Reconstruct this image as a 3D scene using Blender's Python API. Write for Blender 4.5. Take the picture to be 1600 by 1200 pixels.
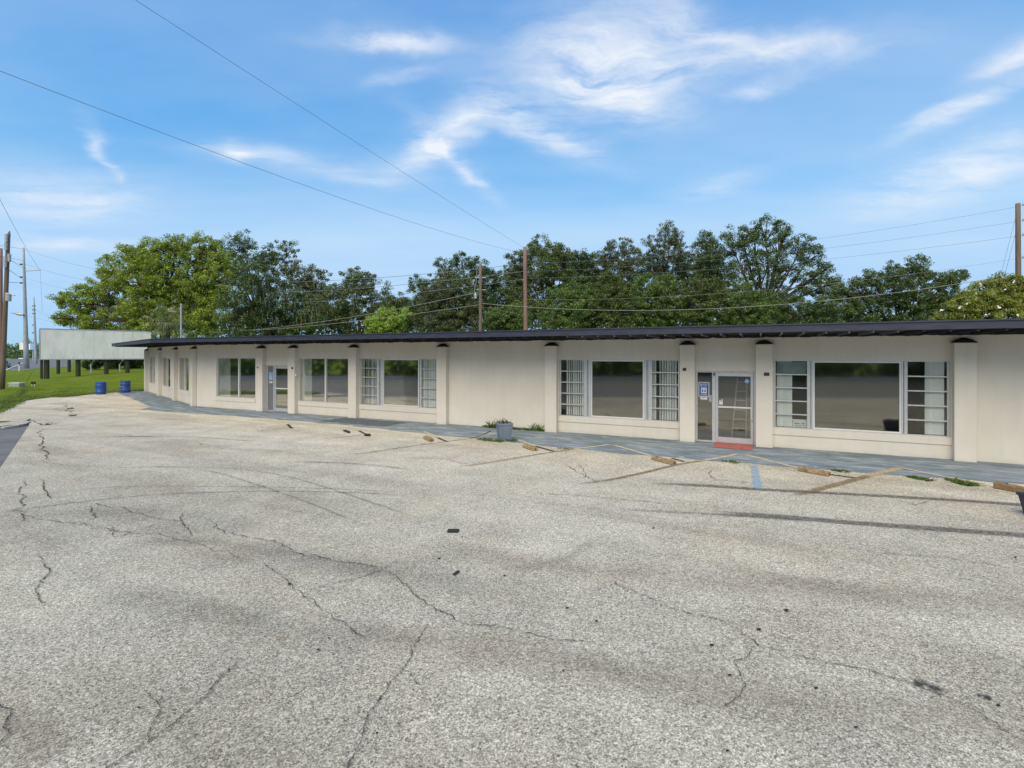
import bpy, math, random
import numpy as np
from mathutils import Vector, Matrix

for o in list(bpy.data.objects):
    bpy.data.objects.remove(o)
random.seed(7)
RNG = np.random.default_rng(7)
SC = bpy.context.scene
COL = SC.collection

# ------------------------------------------------------------------ camera, sky, sun, exposure
F, CH, HY = 795.0, 2.7, 554.0            # focal length in photo pixels, eye height (m), horizon row
cam_d = bpy.data.cameras.new('camera')
cam = bpy.data.objects.new('camera', cam_d); COL.objects.link(cam)
cam.location = (0, 0, CH); cam.rotation_euler = (math.radians(90), 0, 0)
cam_d.sensor_width = 36; cam_d.lens = F / 1600 * 36
cam_d.shift_y = -(600 - HY) / 1600
cam_d.clip_start = 0.05; cam_d.clip_end = 3000
SC.camera = cam

SUN_DIR = Vector((-0.20, -0.63, 0.74)).normalized()     # towards the sun
sun_d = bpy.data.lights.new('sun', 'SUN'); sun = bpy.data.objects.new('sun', sun_d); COL.objects.link(sun)
sun_d.energy = 3.7; sun_d.angle = math.radians(60); sun_d.color = (1.0, 0.85, 0.64)
sun.rotation_euler = (-SUN_DIR).to_track_quat('-Z', 'Y').to_euler()
sun.location = (0, 0, 60)
SC.view_settings.view_transform = 'Standard'; SC.view_settings.look = 'None'
SC.view_settings.exposure = 0.0; SC.view_settings.gamma = 1.0; SC.view_settings.use_curve_mapping = False

world = bpy.data.worlds.new('World'); SC.world = world; world.use_nodes = True
WN = world.node_tree; WN.nodes.clear()

class NT:
    """small helper to write node trees"""
    def __init__(s, tree): s.t = tree
    def n(s, typ, **kw):
        nd = s.t.nodes.new(typ)
        for k, v in kw.items(): setattr(nd, k, v)
        return nd
    def link(s, a, b): s.t.links.new(a, b)
    def _set(s, sock, v):
        if isinstance(v, bpy.types.NodeSocket): s.t.links.new(v, sock)
        elif v is not None: sock.default_value = v
    def math(s, op, a, b=None, c=None, clamp=False):
        nd = s.n('ShaderNodeMath', operation=op, use_clamp=clamp)
        for i, v in enumerate((a, b, c)):
            if v is not None: s._set(nd.inputs[i], v)
        return nd.outputs[0]
    def vmath(s, op, a, b=None, out=0, scale=None):
        nd = s.n('ShaderNodeVectorMath', operation=op)
        s._set(nd.inputs[0], a)
        if b is not None: s._set(nd.inputs[1], b)
        if scale is not None: s._set(nd.inputs['Scale'], scale)
        return nd.outputs[out]
    def mix(s, f, a, b, blend='MIX'):
        nd = s.n('ShaderNodeMix', data_type='RGBA', blend_type=blend)
        s._set(nd.inputs[0], f); s._set(nd.inputs[6], a); s._set(nd.inputs[7], b)
        return nd.outputs[2]
    def ramp(s, f, stops, interp='LINEAR'):
        nd = s.n('ShaderNodeValToRGB'); cr = nd.color_ramp; cr.interpolation = interp
        while len(cr.elements) < len(stops): cr.elements.new(0.5)
        for e, (p, c) in zip(cr.elements, stops):
            e.position = p
            e.color = (c, c, c, 1) if isinstance(c, (int, float)) else (*c[:3], 1)
        s._set(nd.inputs[0], f); return nd.outputs[0]
    def noise(s, vec, scale, detail=3, rough=0.5, dist=0.0, out=0):
        nd = s.n('ShaderNodeTexNoise'); s._set(nd.inputs['Vector'], vec)
        nd.inputs['Scale'].default_value = scale; nd.inputs['Detail'].default_value = detail
        nd.inputs['Roughness'].default_value = rough; nd.inputs['Distortion'].default_value = dist
        return nd.outputs[out]
    def voro(s, vec, scale, out='Color', feature='F1', rnd=1.0):
        nd = s.n('ShaderNodeTexVoronoi', feature=feature); s._set(nd.inputs['Vector'], vec)
        nd.inputs['Scale'].default_value = scale; nd.inputs['Randomness'].default_value = rnd
        return nd.outputs[out]
    def mapping(s, vec, scale=(1, 1, 1), rot=(0, 0, 0), loc=(0, 0, 0)):
        nd = s.n('ShaderNodeMapping'); s._set(nd.inputs['Vector'], vec)
        nd.inputs['Scale'].default_value = scale; nd.inputs['Rotation'].default_value = rot
        nd.inputs['Location'].default_value = loc
        return nd.outputs[0]

def build_sky():
    t = NT(WN)
    tc = t.n('ShaderNodeTexCoord')
    d = tc.outputs['Generated']
    sky = t.n('ShaderNodeTexSky', sky_type='NISHITA', sun_disc=False)
    sky.sun_elevation = math.asin(SUN_DIR.z); sky.sun_rotation = math.atan2(SUN_DIR.x, SUN_DIR.y)
    sky.altitude = 0; sky.air_density = 1.0; sky.dust_density = 0.6; sky.ozone_density = 2.2
    # clear subtropical blue: per-channel curve on the physical sky (values are after the world strength)
    sc = t.n('ShaderNodeSeparateColor'); t.link(sky.outputs[0], sc.inputs[0]); cc = t.n('ShaderNodeCombineColor')
    for i, (g_, m_) in enumerate(zip(SKY_POW, SKY_TINT)):
        x = t.math('POWER', t.math('MULTIPLY', sc.outputs[i], SKY_STRENGTH), g_)
        t.link(t.math('MULTIPLY', t.math('MINIMUM', t.math('MULTIPLY', x, m_), (0.40, 0.66, 0.96)[i]), 1 / SKY_STRENGTH), cc.inputs[i])
    base = cc.outputs[0]
    sep = t.n('ShaderNodeSeparateXYZ'); t.link(d, sep.inputs[0])
    den = t.math('ADD', t.math('MAXIMUM', sep.outputs[2], 0.0), 0.12)
    cmb = t.n('ShaderNodeCombineXYZ')
    t.link(t.math('DIVIDE', sep.outputs[0], den), cmb.inputs[0]); t.link(t.math('DIVIDE', sep.outputs[1], den), cmb.inputs[1])
    q = cmb.outputs[0]
    def qof(px, py):
        v = Vector(((px - 800) / F, 1, (HY - py) / F)).normalized()
        return np.array((v.x, v.y)) / (max(v.z, 0) + 0.12)
    # domain-warped position, so the cirrus patches have torn edges
    warp = t.vmath('SUBTRACT', t.noise(q, 1.1, 4, 0.6, out=1), (0.5, 0.5, 0.5))
    warp2 = t.vmath('SUBTRACT', t.noise(q, 3.6, 5, 0.6, out=1), (0.5, 0.5, 0.5))
    qw = t.vmath('ADD', q, t.vmath('SCALE', warp, scale=0.30))
    qw = t.vmath('ADD', qw, t.vmath('SCALE', warp2, scale=0.16))
    total = None
    #        centre px      axis a        axis b      strength
    blobs = [((960, 125), (105, 20), (-20, 62), 1.25), ((1090, 45), (85, 28), (-8, 24), .75), ((1200, 92), (150, -26), (8, 20), .65),
             ((850, 205), (70, 42), (-10, 17), .8), ((690, 215), (85, -42), (12, 18), .95), ((715, 255), (42, 42), (-8, 9), .8), ((600, 68), (80, 4), (-2, 14), .95), ((620, 122), (60, -8), (0, 12), .5),
             ((1490, 280), (140, -46), (14, 30), .75), ((1575, 85), (60, -30), (8, 16), .85), ((1500, 170), (110, -48), (7, 12), .75),
             ((90, 315), (110, 6), (0, 32), .65), ((160, 245), (18, 32), (-8, 6), .8), ((430, 245), (95, 10), (0, 14), .55), ((380, 245), (18, 8), (-4, 10), .6),
             ((1110, 295), (60, -8), (0, 14), .45), ((120, 385), (120, 6), (0, 10), .5), ((560, 275), (70, 4), (0, 12), .4), ((1170, 145), (36, -14), (2, 8), .5)]
    for (c, a, b, st) in blobs:
        q0 = qof(*c); A = (qof(c[0] + a[0], c[1] + a[1]) - qof(c[0] - a[0], c[1] - a[1])) / 2
        B = (qof(c[0] + b[0], c[1] + b[1]) - qof(c[0] - b[0], c[1] - b[1])) / 2
        M = np.linalg.inv(np.array((A, B)).T)
        v = t.vmath('SUBTRACT', qw, (q0[0], q0[1], 0))
        x = t.vmath('DOT_PRODUCT', v, (M[0, 0], M[0, 1], 0), out=1); y = t.vmath('DOT_PRODUCT', v, (M[1, 0], M[1, 1], 0), out=1)
        r2 = t.math('ADD', t.math('MULTIPLY', x, x), t.math('MULTIPLY', y, y))
        m = t.math('MULTIPLY', t.math('EXPONENT', t.math('MULTIPLY', r2, -0.75)), st)
        total = m if total is None else t.math('ADD', total, m)
    fil = t.noise(t.mapping(qw, (1.0, 2.6, 1), (0, 0, 0.45)), 2.6, 7, 0.62, 0.0)
    fil = t.ramp(fil, [(0.30, 0.10), (0.5, 0.65), (0.72, 1.2)])
    veil = t.ramp(t.noise(t.mapping(q, (0.5, 1.0, 1), (0, 0, 0.3)), 1.0, 5, 0.55, 0.0), [(0.34, 0.0), (0.85, 0.40)])
    cl = t.math('ADD', t.math('MULTIPLY', total, fil), veil, clamp=True)
    cl = t.math('MULTIPLY', cl, t.ramp(sep.outputs[2], [(0.02, 0.3), (0.14, 1.0)]))
    col = t.mix(t.math('MULTIPLY', cl, 0.92), base, (CLOUD[0], CLOUD[1], CLOUD[2], 1))
    bg = t.n('ShaderNodeBackground'); t.link(col, bg.inputs[0]); bg.inputs[1].default_value = SKY_STRENGTH
    out = t.n('ShaderNodeOutputWorld'); t.link(bg.outputs[0], out.inputs[0])
SKY_STRENGTH = 0.12
SKY_POW = (1.75, 0.80, 0.38)
SKY_TINT = (3.5, 1.25, 1.14)
CLOUD = (7.6, 7.9, 8.3)
build_sky()

# ------------------------------------------------------------------ geometry helpers
def gp(px, py, z=0.0):
    """ground point seen at a photo pixel"""
    Y = F * (CH - z) / (py - HY)
    return Vector(((px - 800) / F * Y, Y, z))
def at(px, py, Y):
    """point at depth Y seen at a photo pixel"""
    return Vector(((px - 800) / F * Y, Y, CH + (HY - py) / F * Y))

class MB:
    def __init__(s): s.v = []; s.f = []; s.uv = None
    def poly(s, pts):
        b = len(s.v); s.v += [tuple(p) for p in pts]; s.f.append(tuple(range(b, b + len(pts)))); return s
    def hexa(s, c):
        b = len(s.v); s.v += [tuple(p) for p in c]
        for q in ((0, 3, 2, 1), (4, 5, 6, 7), (0, 1, 5, 4), (1, 2, 6, 5), (2, 3, 7, 6), (3, 0, 4, 7)):
            s.f.append(tuple(b + i for i in q))
        return s
    def box(s, fr, s0, s1, d0, d1, z0, z1):
        """box in a wall frame: s along the wall, d outwards, z up"""
        c = [fr(a, b, z) for z in (z0, z1) for (a, b) in ((s0, d0), (s1, d0), (s1, d1), (s0, d1))]
        return s.hexa(c)
    def tube(s, pts, rads, n=8, cap=True):
        pts = [Vector(p) for p in pts]
        if not hasattr(rads, '__len__'): rads = [rads] * len(pts)
        base = len(s.v)
        for i, p in enumerate(pts):
            t = (pts[min(i + 1, len(pts) - 1)] - pts[max(i - 1, 0)]).normalized()
            a = t.cross(Vector((0, 0, 1)) if abs(t.z) < 0.9 else Vector((1, 0, 0))).normalized(); b = t.cross(a)
            for k in range(n):
                w = 2 * math.pi * k / n
                s.v.append(tuple(p + (a * math.cos(w) + b * math.sin(w)) * rads[i]))
        for i in range(len(pts) - 1):
            for k in range(n):
                a0 = base + i * n + k; a1 = base + i * n + (k + 1) % n
                s.f.append((a0, a1, a1 + n, a0 + n))
        if cap:
            s.f.append(tuple(base + k for k in range(n))[::-1])
            e = base + (len(pts) - 1) * n; s.f.append(tuple(e + k for k in range(n)))
        return s
    def lathe(s, c, prof, n=20):
        base = len(s.v)
        for (r, z) in prof:
            for k in range(n):
                w = 2 * math.pi * k / n; s.v.append((c[0] + r * math.cos(w), c[1] + r * math.sin(w), c[2] + z))
        for i in range(len(prof) - 1):
            for k in range(n):
                a0 = base + i * n + k; a1 = base + i * n + (k + 1) % n
                s.f.append((a0, a1, a1 + n, a0 + n))
        return s

def tag(o, label=None, cat=None, group=None, kind=None):
    for k, v in (('label', label), ('category', cat), ('group', group), ('kind', kind)):
        if v: o[k] = v
    return o
def root_loc(o):
    p = Vector((0, 0, 0))
    while o is not None: p = p + o.location; o = o.parent
    return p
def build(name, mb, mat, parent=None, origin=None, smooth=False, bevel=0.0):
    me = bpy.data.meshes.new(name)
    off = root_loc(parent) if parent else Vector(origin or (0, 0, 0))
    v = np.array(mb.v, dtype=float) - np.array(off)
    me.from_pydata(v.tolist(), [], mb.f)
    if mb.uv is not None:
        uvl = me.uv_layers.new(name='UVMap')
        for li, l in enumerate(me.loops): uvl.data[li].uv = mb.uv[l.vertex_index]
    me.materials.append(mat); me.update()
    if smooth: me.polygons.foreach_set('use_smooth', [True] * len(me.polygons))
    o = bpy.data.objects.new(name, me); COL.objects.link(o)
    if parent: o.parent = parent
    else: o.location = off
    if bevel:
        b = o.modifiers.new('edge_wear', 'BEVEL'); b.width = bevel; b.segments = 2; b.limit_method = 'ANGLE'
    return o
def thing(name, loc, label, cat, group=None):
    o = bpy.data.objects.new(name, None); COL.objects.link(o); o.location = loc
    o.empty_display_size = 0.3
    return tag(o, label, cat, group)

# wall frames ---------------------------------------------------------------
PHI = math.atan(F / 1637.0)
U = Vector((math.cos(PHI), -math.sin(PHI), 0)); N = Vector((-math.sin(PHI), -math.cos(PHI), 0))
P0 = gp(1194, 699.2)
def FM(s, d, z=0.0):                       # main front: s=0 at the pilaster right of the glass door
    return P0 + U * s + N * d + Vector((0, 0, z))
E2 = math.radians(43.7)
U2 = Vector((math.sin(E2), -math.cos(E2), 0)); N2 = Vector((-math.cos(E2), -math.sin(E2), 0))
P4 = FM(-26.6, 0.0)
def FL(s, d, z=0.0):                       # the bent wing at the far left, s<0 going away
    return P4 + U2 * s + N2 * d + Vector((0, 0, z))
def corner(d):                             # where both fronts, pushed out by d, meet
    k = d / (1 + N.dot(N2)); return P4 + (N + N2) * k

# ------------------------------------------------------------------ materials
MATS = {}
def new_mat(name):
    m = bpy.data.materials.new(name); m.use_nodes = True
    m.node_tree.nodes.clear(); MATS[name] = m
    return m, NT(m.node_tree)
def finish(t, color, rough=0.8, bump=None, bump_d=0.01, bump_s=0.5, metal=0.0, spec=0.5, alpha=None):
    p = t.n('ShaderNodeBsdfPrincipled'); t._set(p.inputs['Base Color'], color); t._set(p.inputs['Roughness'], rough)
    p.inputs['Metallic'].default_value = metal; p.inputs['Specular IOR Level'].default_value = spec
    if bump is not None:
        b = t.n('ShaderNodeBump'); b.inputs['Strength'].default_value = bump_s; b.inputs['Distance'].default_value = bump_d
        t.link(bump, b.inputs['Height']); t.link(b.outputs[0], p.inputs['Normal'])
    sh = p.outputs[0]
    if alpha is not None:
        tr = t.n('ShaderNodeBsdfTransparent'); mx = t.n('ShaderNodeMixShader')
        t._set(mx.inputs[0], alpha); t.link(tr.outputs[0], mx.inputs[1]); t.link(sh, mx.inputs[2]); sh = mx.outputs[0]
    o = t.n('ShaderNodeOutputMaterial'); t.link(sh, o.inputs[0])
def pos(t): return t.n('ShaderNodeNewGeometry').outputs['Position']
def rgb(c): return (c[0], c[1], c[2], 1)

def simple(name, c, rough=0.7, var=0.12, scale=6.0, metal=0.0, spec=0.5, bump=0.0):
    m, t = new_mat(name); p = pos(t)
    n = t.noise(p, scale, 5, 0.6)
    k = t.ramp(n, [(0.25, 1 - var), (0.75, 1 + var)])
    col = t.mix(1.0, rgb(c), k, 'MULTIPLY')
    finish(t, col, rough, n if bump else None, 0.01, bump, metal, spec)
    return m

def m_asphalt():
    m, t = new_mat('worn_pale_asphalt'); p = pos(t)
    def gray(vec):
        s = t.n('ShaderNodeSeparateColor'); t.link(vec, s.inputs[0]); return s.outputs[0]
    v1 = gray(t.voro(p, 125)); v2 = gray(t.voro(p, 58)); v3 = t.noise(p, 14, 4, 0.7)
    st = t.noise(t.mapping(p, (1, 1, 1), (0, 0, 0)), 1.1, 6, 0.65); big = t.noise(p, 0.16, 4, 0.6, 0.4)
    k = t.math('ADD', t.math('MULTIPLY', t.math('POWER', v1, 1.0), 0.62), t.math('MULTIPLY', v2, 0.40))
    k = t.math('ADD', k, t.math('MULTIPLY', t.math('SUBTRACT', v3, 0.5), 0.30))
    k = t.math('ADD', k, t.math('MULTIPLY', t.math('SUBTRACT', st, 0.5), 0.36))
    k = t.math('ADD', k, t.math('MULTIPLY', t.math('SUBTRACT', big, 0.5), 0.40))
    col = t.ramp(k, [(0.04, (0.098, 0.089, 0.072)), (0.32, (0.28, 0.256, 0.204)), (0.62, (0.47, 0.434, 0.350)), (0.96, (0.80, 0.745, 0.62))])
    # the strip by the building is bare pale concrete-like wear, the middle is greyer: old wear zones
    wz = t.ramp(t.math('ADD', t.vmath('DOT_PRODUCT', t.vmath('SUBTRACT', p, tuple(P0)), tuple(N), out=1), t.math('MULTIPLY', t.noise(p, 0.5, 4), 3.0)),
                [(0.0, 1.0), (1.0, 0.0)])
    mr = t.n('ShaderNodeMapRange'); mr.inputs[1].default_value = 3.5; mr.inputs[2].default_value = 13.0
    mr.inputs[3].default_value = 1.0; mr.inputs[4].default_value = 0.0
    dd = t.math('ADD', t.vmath('DOT_PRODUCT', t.vmath('SUBTRACT', p, tuple(P0)), tuple(N), out=1), t.math('MULTIPLY', t.noise(p, 0.6, 4), 2.6))
    t.link(dd, mr.inputs[0])
    col = t.mix(t.math('MULTIPLY', mr.outputs[0], 0.85), col, t.mix(1.0, col, (1.42, 1.40, 1.36, 1), 'MULTIPLY'))
    # long worn wheel lanes running along the front of the shops
    cs_ = t.n('ShaderNodeCombineXYZ'); t.link(t.math('MULTIPLY', t.vmath('DOT_PRODUCT', p, tuple(U), out=1), 0.16), cs_.inputs[0]); t.link(t.math('MULTIPLY', t.vmath('DOT_PRODUCT', p, tuple(N), out=1), 0.9), cs_.inputs[1])
    ln_ = t.noise(cs_.outputs[0], 1.0, 6, 0.62, 0.3)
    col = t.mix(1.0, col, t.ramp(ln_, [(0.32, (0.80, 0.785, 0.76)), (0.5, (1.0, 1.0, 1.0)), (0.7, (1.10, 1.10, 1.09))]), 'MULTIPLY')
    # patches where the top has scuffed off and darker stone shows
    sc_ = t.ramp(t.noise(p, 0.9, 7, 0.72, 0.6), [(0.60, 0.0), (0.68, 0.35)])
    col = t.mix(sc_, col, t.mix(1.0, col, (0.72, 0.71, 0.70, 1), 'MULTIPLY'))
    # rusty tint in patches
    ru = t.ramp(t.noise(p, 0.45, 5, 0.7, 0.5), [(0.48, 0.0), (0.75, 0.55)])
    col = t.mix(ru, col, t.mix(1.0, col, (1.10, 0.98, 0.83, 1), 'MULTIPLY'))
    # dark oil specks
    sp = t.ramp(t.noise(p, 5.5, 2, 0.5), [(0.73, 0.0), (0.80, 0.5)])
    col = t.mix(sp, col, (0.09, 0.087, 0.083, 1))
    finish(t, col, 0.92, t.math('ADD', v1, t.math('MULTIPLY', v2, 0.6)), 0.005, 0.55, spec=0.25)
    return m
def m_road():
    m, t = new_mat('dark_asphalt'); p = pos(t)
    s = t.n('ShaderNodeSeparateColor'); t.link(t.voro(p, 60), s.inputs[0])
    k = t.math('ADD', t.math('MULTIPLY', s.outputs[0], 0.4), t.noise(p, 0.8, 5, 0.6))
    col = t.ramp(k, [(0.3, (0.095, 0.097, 0.10)), (0.95, (0.19, 0.19, 0.19))])
    finish(t, col, 0.9, s.outputs[0], 0.004, 0.5, spec=0.25); return m
def m_concrete():
    m, t = new_mat('kerb_concrete'); p = pos(t)
    n = t.noise(p, 2.5, 6, 0.65)
    finish(t, t.ramp(n, [(0.25, (0.33, 0.32, 0.29)), (0.7, (0.56, 0.55, 0.51))]), 0.9, t.noise(p, 60, 3), 0.003, 0.4); return m
def m_walk():
    m, t = new_mat('worn_blue_grey_paint'); p = pos(t)
    s = t.vmath('DOT_PRODUCT', p, tuple(U), out=1); d = t.vmath('DOT_PRODUCT', p, tuple(N), out=1)
    cb = t.n('ShaderNodeCombineXYZ'); t.link(t.math('MULTIPLY', s, 0.55), cb.inputs[0]); t.link(t.math('MULTIPLY', d, 1.7), cb.inputs[1])
    a = t.noise(cb.outputs[0], 1.6, 6, 0.68, 0.5); b = t.noise(cb.outputs[0], 3.2, 5, 0.7, 0.8)
    col = t.ramp(a, [(0.28, (0.095, 0.125, 0.15)), (0.5, (0.195, 0.24, 0.275)), (0.74, (0.37, 0.415, 0.44))])
    peel = t.ramp(b, [(0.57, 0.0), (0.66, 0.75)])
    col = t.mix(peel, col, (0.50, 0.52, 0.51, 1))
    fine = t.noise(p, 30, 4, 0.7)
    col = t.mix(1.0, col, t.ramp(fine, [(0.2, 0.78), (0.8, 1.2)]), 'MULTIPLY')
    finish(t, col, 0.8, fine, 0.004, 0.4, spec=0.3); return m
def m_stucco():
    m, t = new_mat('cream_stucco'); p = pos(t)
    n1 = t.noise(p, 0.7, 5, 0.6); n2 = t.noise(p, 45, 4, 0.7); n3 = t.noise(t.mapping(p, (3, 3, 0.5)), 1.6, 5, 0.65)
    col = t.ramp(n1, [(0.3, (0.70, 0.645, 0.555)), (0.7, (0.77, 0.722, 0.635))])
    col = t.mix(1.0, col, t.ramp(n3, [(0.3, 0.965), (0.7, 1.02)]), 'MULTIPLY')
    sp_ = t.n('ShaderNodeSeparateXYZ'); t.link(p, sp_.inputs[0])
    dr = t.ramp(t.noise(t.mapping(p, (5, 5, 0.22)), 1.5, 5, 0.7), [(0.56, 0.0), (0.72, 0.30)])
    dr = t.math('MULTIPLY', dr, t.ramp(t.math('DIVIDE', sp_.outputs[2], 3.3), [(0.35, 0.0), (1.0, 1.0)]))
    col = t.mix(dr, col, (0.47, 0.42, 0.34, 1))
    blot = t.ramp(t.noise(p, 1.9, 6, 0.7, 0.6), [(0.58, 0.0), (0.72, 0.22)]); col = t.mix(blot, col, (0.74, 0.71, 0.64, 1))
    # splash dirt along the foot of the wall
    sep = t.n('ShaderNodeSeparateXYZ'); t.link(p, sep.inputs[0])
    z = t.math('ADD', sep.outputs[2], t.math('MULTIPLY', t.noise(p, 3, 4), 0.25))
    dirt = t.ramp(z, [(0.08, 0.30), (0.26, 0.0)])
    col = t.mix(dirt, col, (0.40, 0.36, 0.29, 1))
    finish(t, col, 0.9, n2, 0.006, 0.6, spec=0.2); return m
def m_trim():
    m, t = new_mat('dark_blue_grey_fascia_paint'); p = pos(t)
    n = t.noise(t.mapping(p, (1, 1, 6)), 2.0, 5, 0.65); n2 = t.noise(p, 30, 3)
    finish(t, t.ramp(n, [(0.3, (0.014, 0.018, 0.034)), (0.75, (0.038, 0.046, 0.080))]), 0.55, n2, 0.003, 0.3); return m
def m_glass(name='window_glass', base=0.16, rough=0.045):
    m, t = new_mat(name)
    g = t.n('ShaderNodeBsdfGlossy'); g.inputs['Roughness'].default_value = rough; g.inputs['Color'].default_value = (1.0, 0.96, 0.84, 1)
    nb = t.n('ShaderNodeBump'); nb.inputs['Strength'].default_value = 0.04; nb.inputs['Distance'].default_value = 0.02
    t.link(t.noise(pos(t), 0.9, 2), nb.inputs['Height']); t.link(nb.outputs[0], g.inputs['Normal'])
    tr = t.n('ShaderNodeBsdfTransparent'); tr.inputs[0].default_value = (0.93, 0.95, 0.94, 1)
    fr = t.n('ShaderNodeFresnel'); fr.inputs['IOR'].default_value = 1.62
    mx = t.n('ShaderNodeMixShader'); t.link(t.math('ADD', t.math('MULTIPLY', fr.outputs[0], 0.35), base, clamp=True), mx.inputs[0])
    t.link(tr.outputs[0], mx.inputs[1]); t.link(g.outputs[0], mx.inputs[2])
    o = t.n('ShaderNodeOutputMaterial'); t.link(mx.outputs[0], o.inputs[0]); return m
def m_grass():
    m, t = new_mat('lawn_grass'); p = pos(t)
    a = t.noise(p, 0.35, 5, 0.6); b = t.noise(p, 14, 4, 0.7)
    col = t.ramp(a, [(0.3, (0.10, 0.15, 0.008)), (0.7, (0.175, 0.225, 0.014))])
    col = t.mix(1.0, col, t.ramp(b, [(0.25, 0.6), (0.75, 1.3)]), 'MULTIPLY')
    finish(t, col, 0.95, b, 0.05, 0.8, spec=0.1); return m
def m_leaf(name, c1, c2, trans=0.35, tip=None):
    m, t = new_mat(name)
    geo = t.n('ShaderNodeNewGeometry')
    col = t.ramp(geo.outputs['Random Per Island'], [(0.0, c1), (0.75, c2), (1.0, tip or c2)])
    big = t.noise(geo.outputs['Position'], 0.45, 3)
    col = t.mix(1.0, col, t.ramp(big, [(0.3, 0.7), (0.7, 1.25)]), 'MULTIPLY')
    d = t.n('ShaderNodeBsdfDiffuse'); t.link(col, d.inputs[0])
    tl = t.n('ShaderNodeBsdfTranslucent'); t.link(t.mix(1.0, col, (1.2, 1.25, 0.6, 1), 'MULTIPLY'), tl.inputs[0])
    mx = t.n('ShaderNodeMixShader'); mx.inputs[0].default_value = trans
    t.link(d.outputs[0], mx.inputs[1]); t.link(tl.outputs[0], mx.inputs[2])
    gl = t.n('ShaderNodeBsdfGlossy'); gl.inputs['Roughness'].default_value = 0.45
    m2 = t.n('ShaderNodeMixShader'); m2.inputs[0].default_value = 0.05
    t.link(mx.outputs[0], m2.inputs[1]); t.link(gl.outputs[0], m2.inputs[2])
    o = t.n('ShaderNodeOutputMaterial'); t.link(m2.outputs[0], o.inputs[0]); return m
def m_strip(name, c, strength, sc=5.0, edge=0.5, grain=(0.35, 0.65), vary=0.8):
    """worn mark on the paving: UV v runs -1..1 across, patches come from noise"""
    m, t = new_mat(name)
    uv = t.n('ShaderNodeUVMap').outputs[0]
    sep = t.n('ShaderNodeSeparateXYZ'); t.link(uv, sep.inputs[0])
    p = pos(t)
    wob = t.math('MULTIPLY', t.math('SUBTRACT', t.noise(p, 7, 3), 0.5), 0.5)
    v = t.math('ABSOLUTE', t.math('ADD', sep.outputs[1], wob))
    e = t.ramp(v, [(1 - edge, 1.0), (1.0, 0.0)])
    end = t.ramp(sep.outputs[0], [(0.0, 0.0), (0.12, 1.0), (0.88, 1.0), (1.0, 0.0)]) if vary else 1.0
    g = t.ramp(t.noise(p, sc, 6, 0.72), [(grain[0], 0.0), (grain[1], 1.0)])
    a = t.math('MULTIPLY', t.math('MULTIPLY', e, g), strength)
    a = t.math('MULTIPLY', a, end)
    col = t.mix(1.0, rgb(c), t.ramp(t.noise(p, 50, 3, 0.7), [(0.25, 0.6), (0.75, 1.35)]), 'MULTIPLY')
    finish(t, col, 0.9, None, spec=0.2, alpha=a)
    return m
def m_wood(name, c1, c2, axis_scale=(4, 4, 0.4)):
    m, t = new_mat(name); p = pos(t)
    n = t.noise(t.mapping(p, axis_scale), 4.0, 6, 0.7, 0.5)
    finish(t, t.ramp(n, [(0.25, c1), (0.75, c2)]), 0.9, n, 0.01, 0.6, spec=0.2); return m
def m_board():
    m, t = new_mat('weathered_white_panel'); p = pos(t)
    n = t.noise(t.mapping(p, (1.0, 1.0, 0.25)), 1.6, 6, 0.7, 0.4); n2 = t.noise(p, 0.5, 4)
    col = t.ramp(t.math('ADD', t.math('MULTIPLY', n, 0.6), t.math('MULTIPLY', n2, 0.4)), [(0.3, (0.60, 0.60, 0.56)), (0.55, (0.80, 0.79, 0.76)), (0.8, (0.86, 0.85, 0.82))])
    finish(t, col, 0.8, n, 0.01, 0.3); return m

ASPHALT = m_asphalt(); ROAD = m_road(); CONC = m_concrete(); WALK = m_walk(); STUCCO = m_stucco(); TRIM = m_trim()
GLASS = m_glass(); LOUVRE = m_glass('louvre_glass', 0.05, 0.06); GRASS = m_grass(); BOARD = m_board()
ALU = simple('mill_aluminium', (0.60, 0.61, 0.62), 0.42, 0.10, 9, 0.35, 0.5)
WHITE = simple('white_paint', (0.76, 0.76, 0.74), 0.6, 0.06, 5)
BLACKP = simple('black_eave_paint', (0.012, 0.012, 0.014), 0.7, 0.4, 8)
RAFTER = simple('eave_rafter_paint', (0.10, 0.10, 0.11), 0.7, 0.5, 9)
CAPM = simple('dark_brown_cap_paint', (0.035, 0.026, 0.022), 0.8, 0.4, 12)
ROOFM = simple('dark_roofing', (0.06, 0.06, 0.063), 0.9, 0.2, 2)
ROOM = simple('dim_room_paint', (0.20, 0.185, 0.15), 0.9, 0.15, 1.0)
BLIND = simple('white_vertical_blind', (0.88, 0.89, 0.90), 0.7, 0.06, 3)
GREYP = simple('grey_panel_paint', (0.17, 0.18, 0.20), 0.7, 0.15, 4)
BLUEPL = simple('blue_plastic', (0.016, 0.075, 0.30), 0.45, 0.25, 7)
BLUESIGN = simple('blue_sign_print', (0.03, 0.12, 0.42), 0.5, 0.05, 5)
LBLUE = simple('pale_blue_sticker', (0.22, 0.42, 0.75), 0.5, 0.05, 5)
PLANT = simple('blue_grey_glazed_plastic', (0.155, 0.19, 0.245), 0.6, 0.25, 5, bump=0.15)
PLANTD = simple('dark_navy_glazed_plastic', (0.03, 0.037, 0.06), 0.5, 0.3, 5)
SOIL = simple('potting_soil', (0.05, 0.035, 0.022), 1.0, 0.4, 25, bump=0.8)
MATR = simple('faded_red_mat', (0.44, 0.135, 0.12), 0.95, 0.28, 8, bump=0.5)
BLACK = simple('black_scrap', (0.018, 0.018, 0.018), 0.8, 0.4, 20)
DARKMETAL = simple('rusty_dark_metal', (0.055, 0.045, 0.035), 0.7, 0.4, 20)
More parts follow.
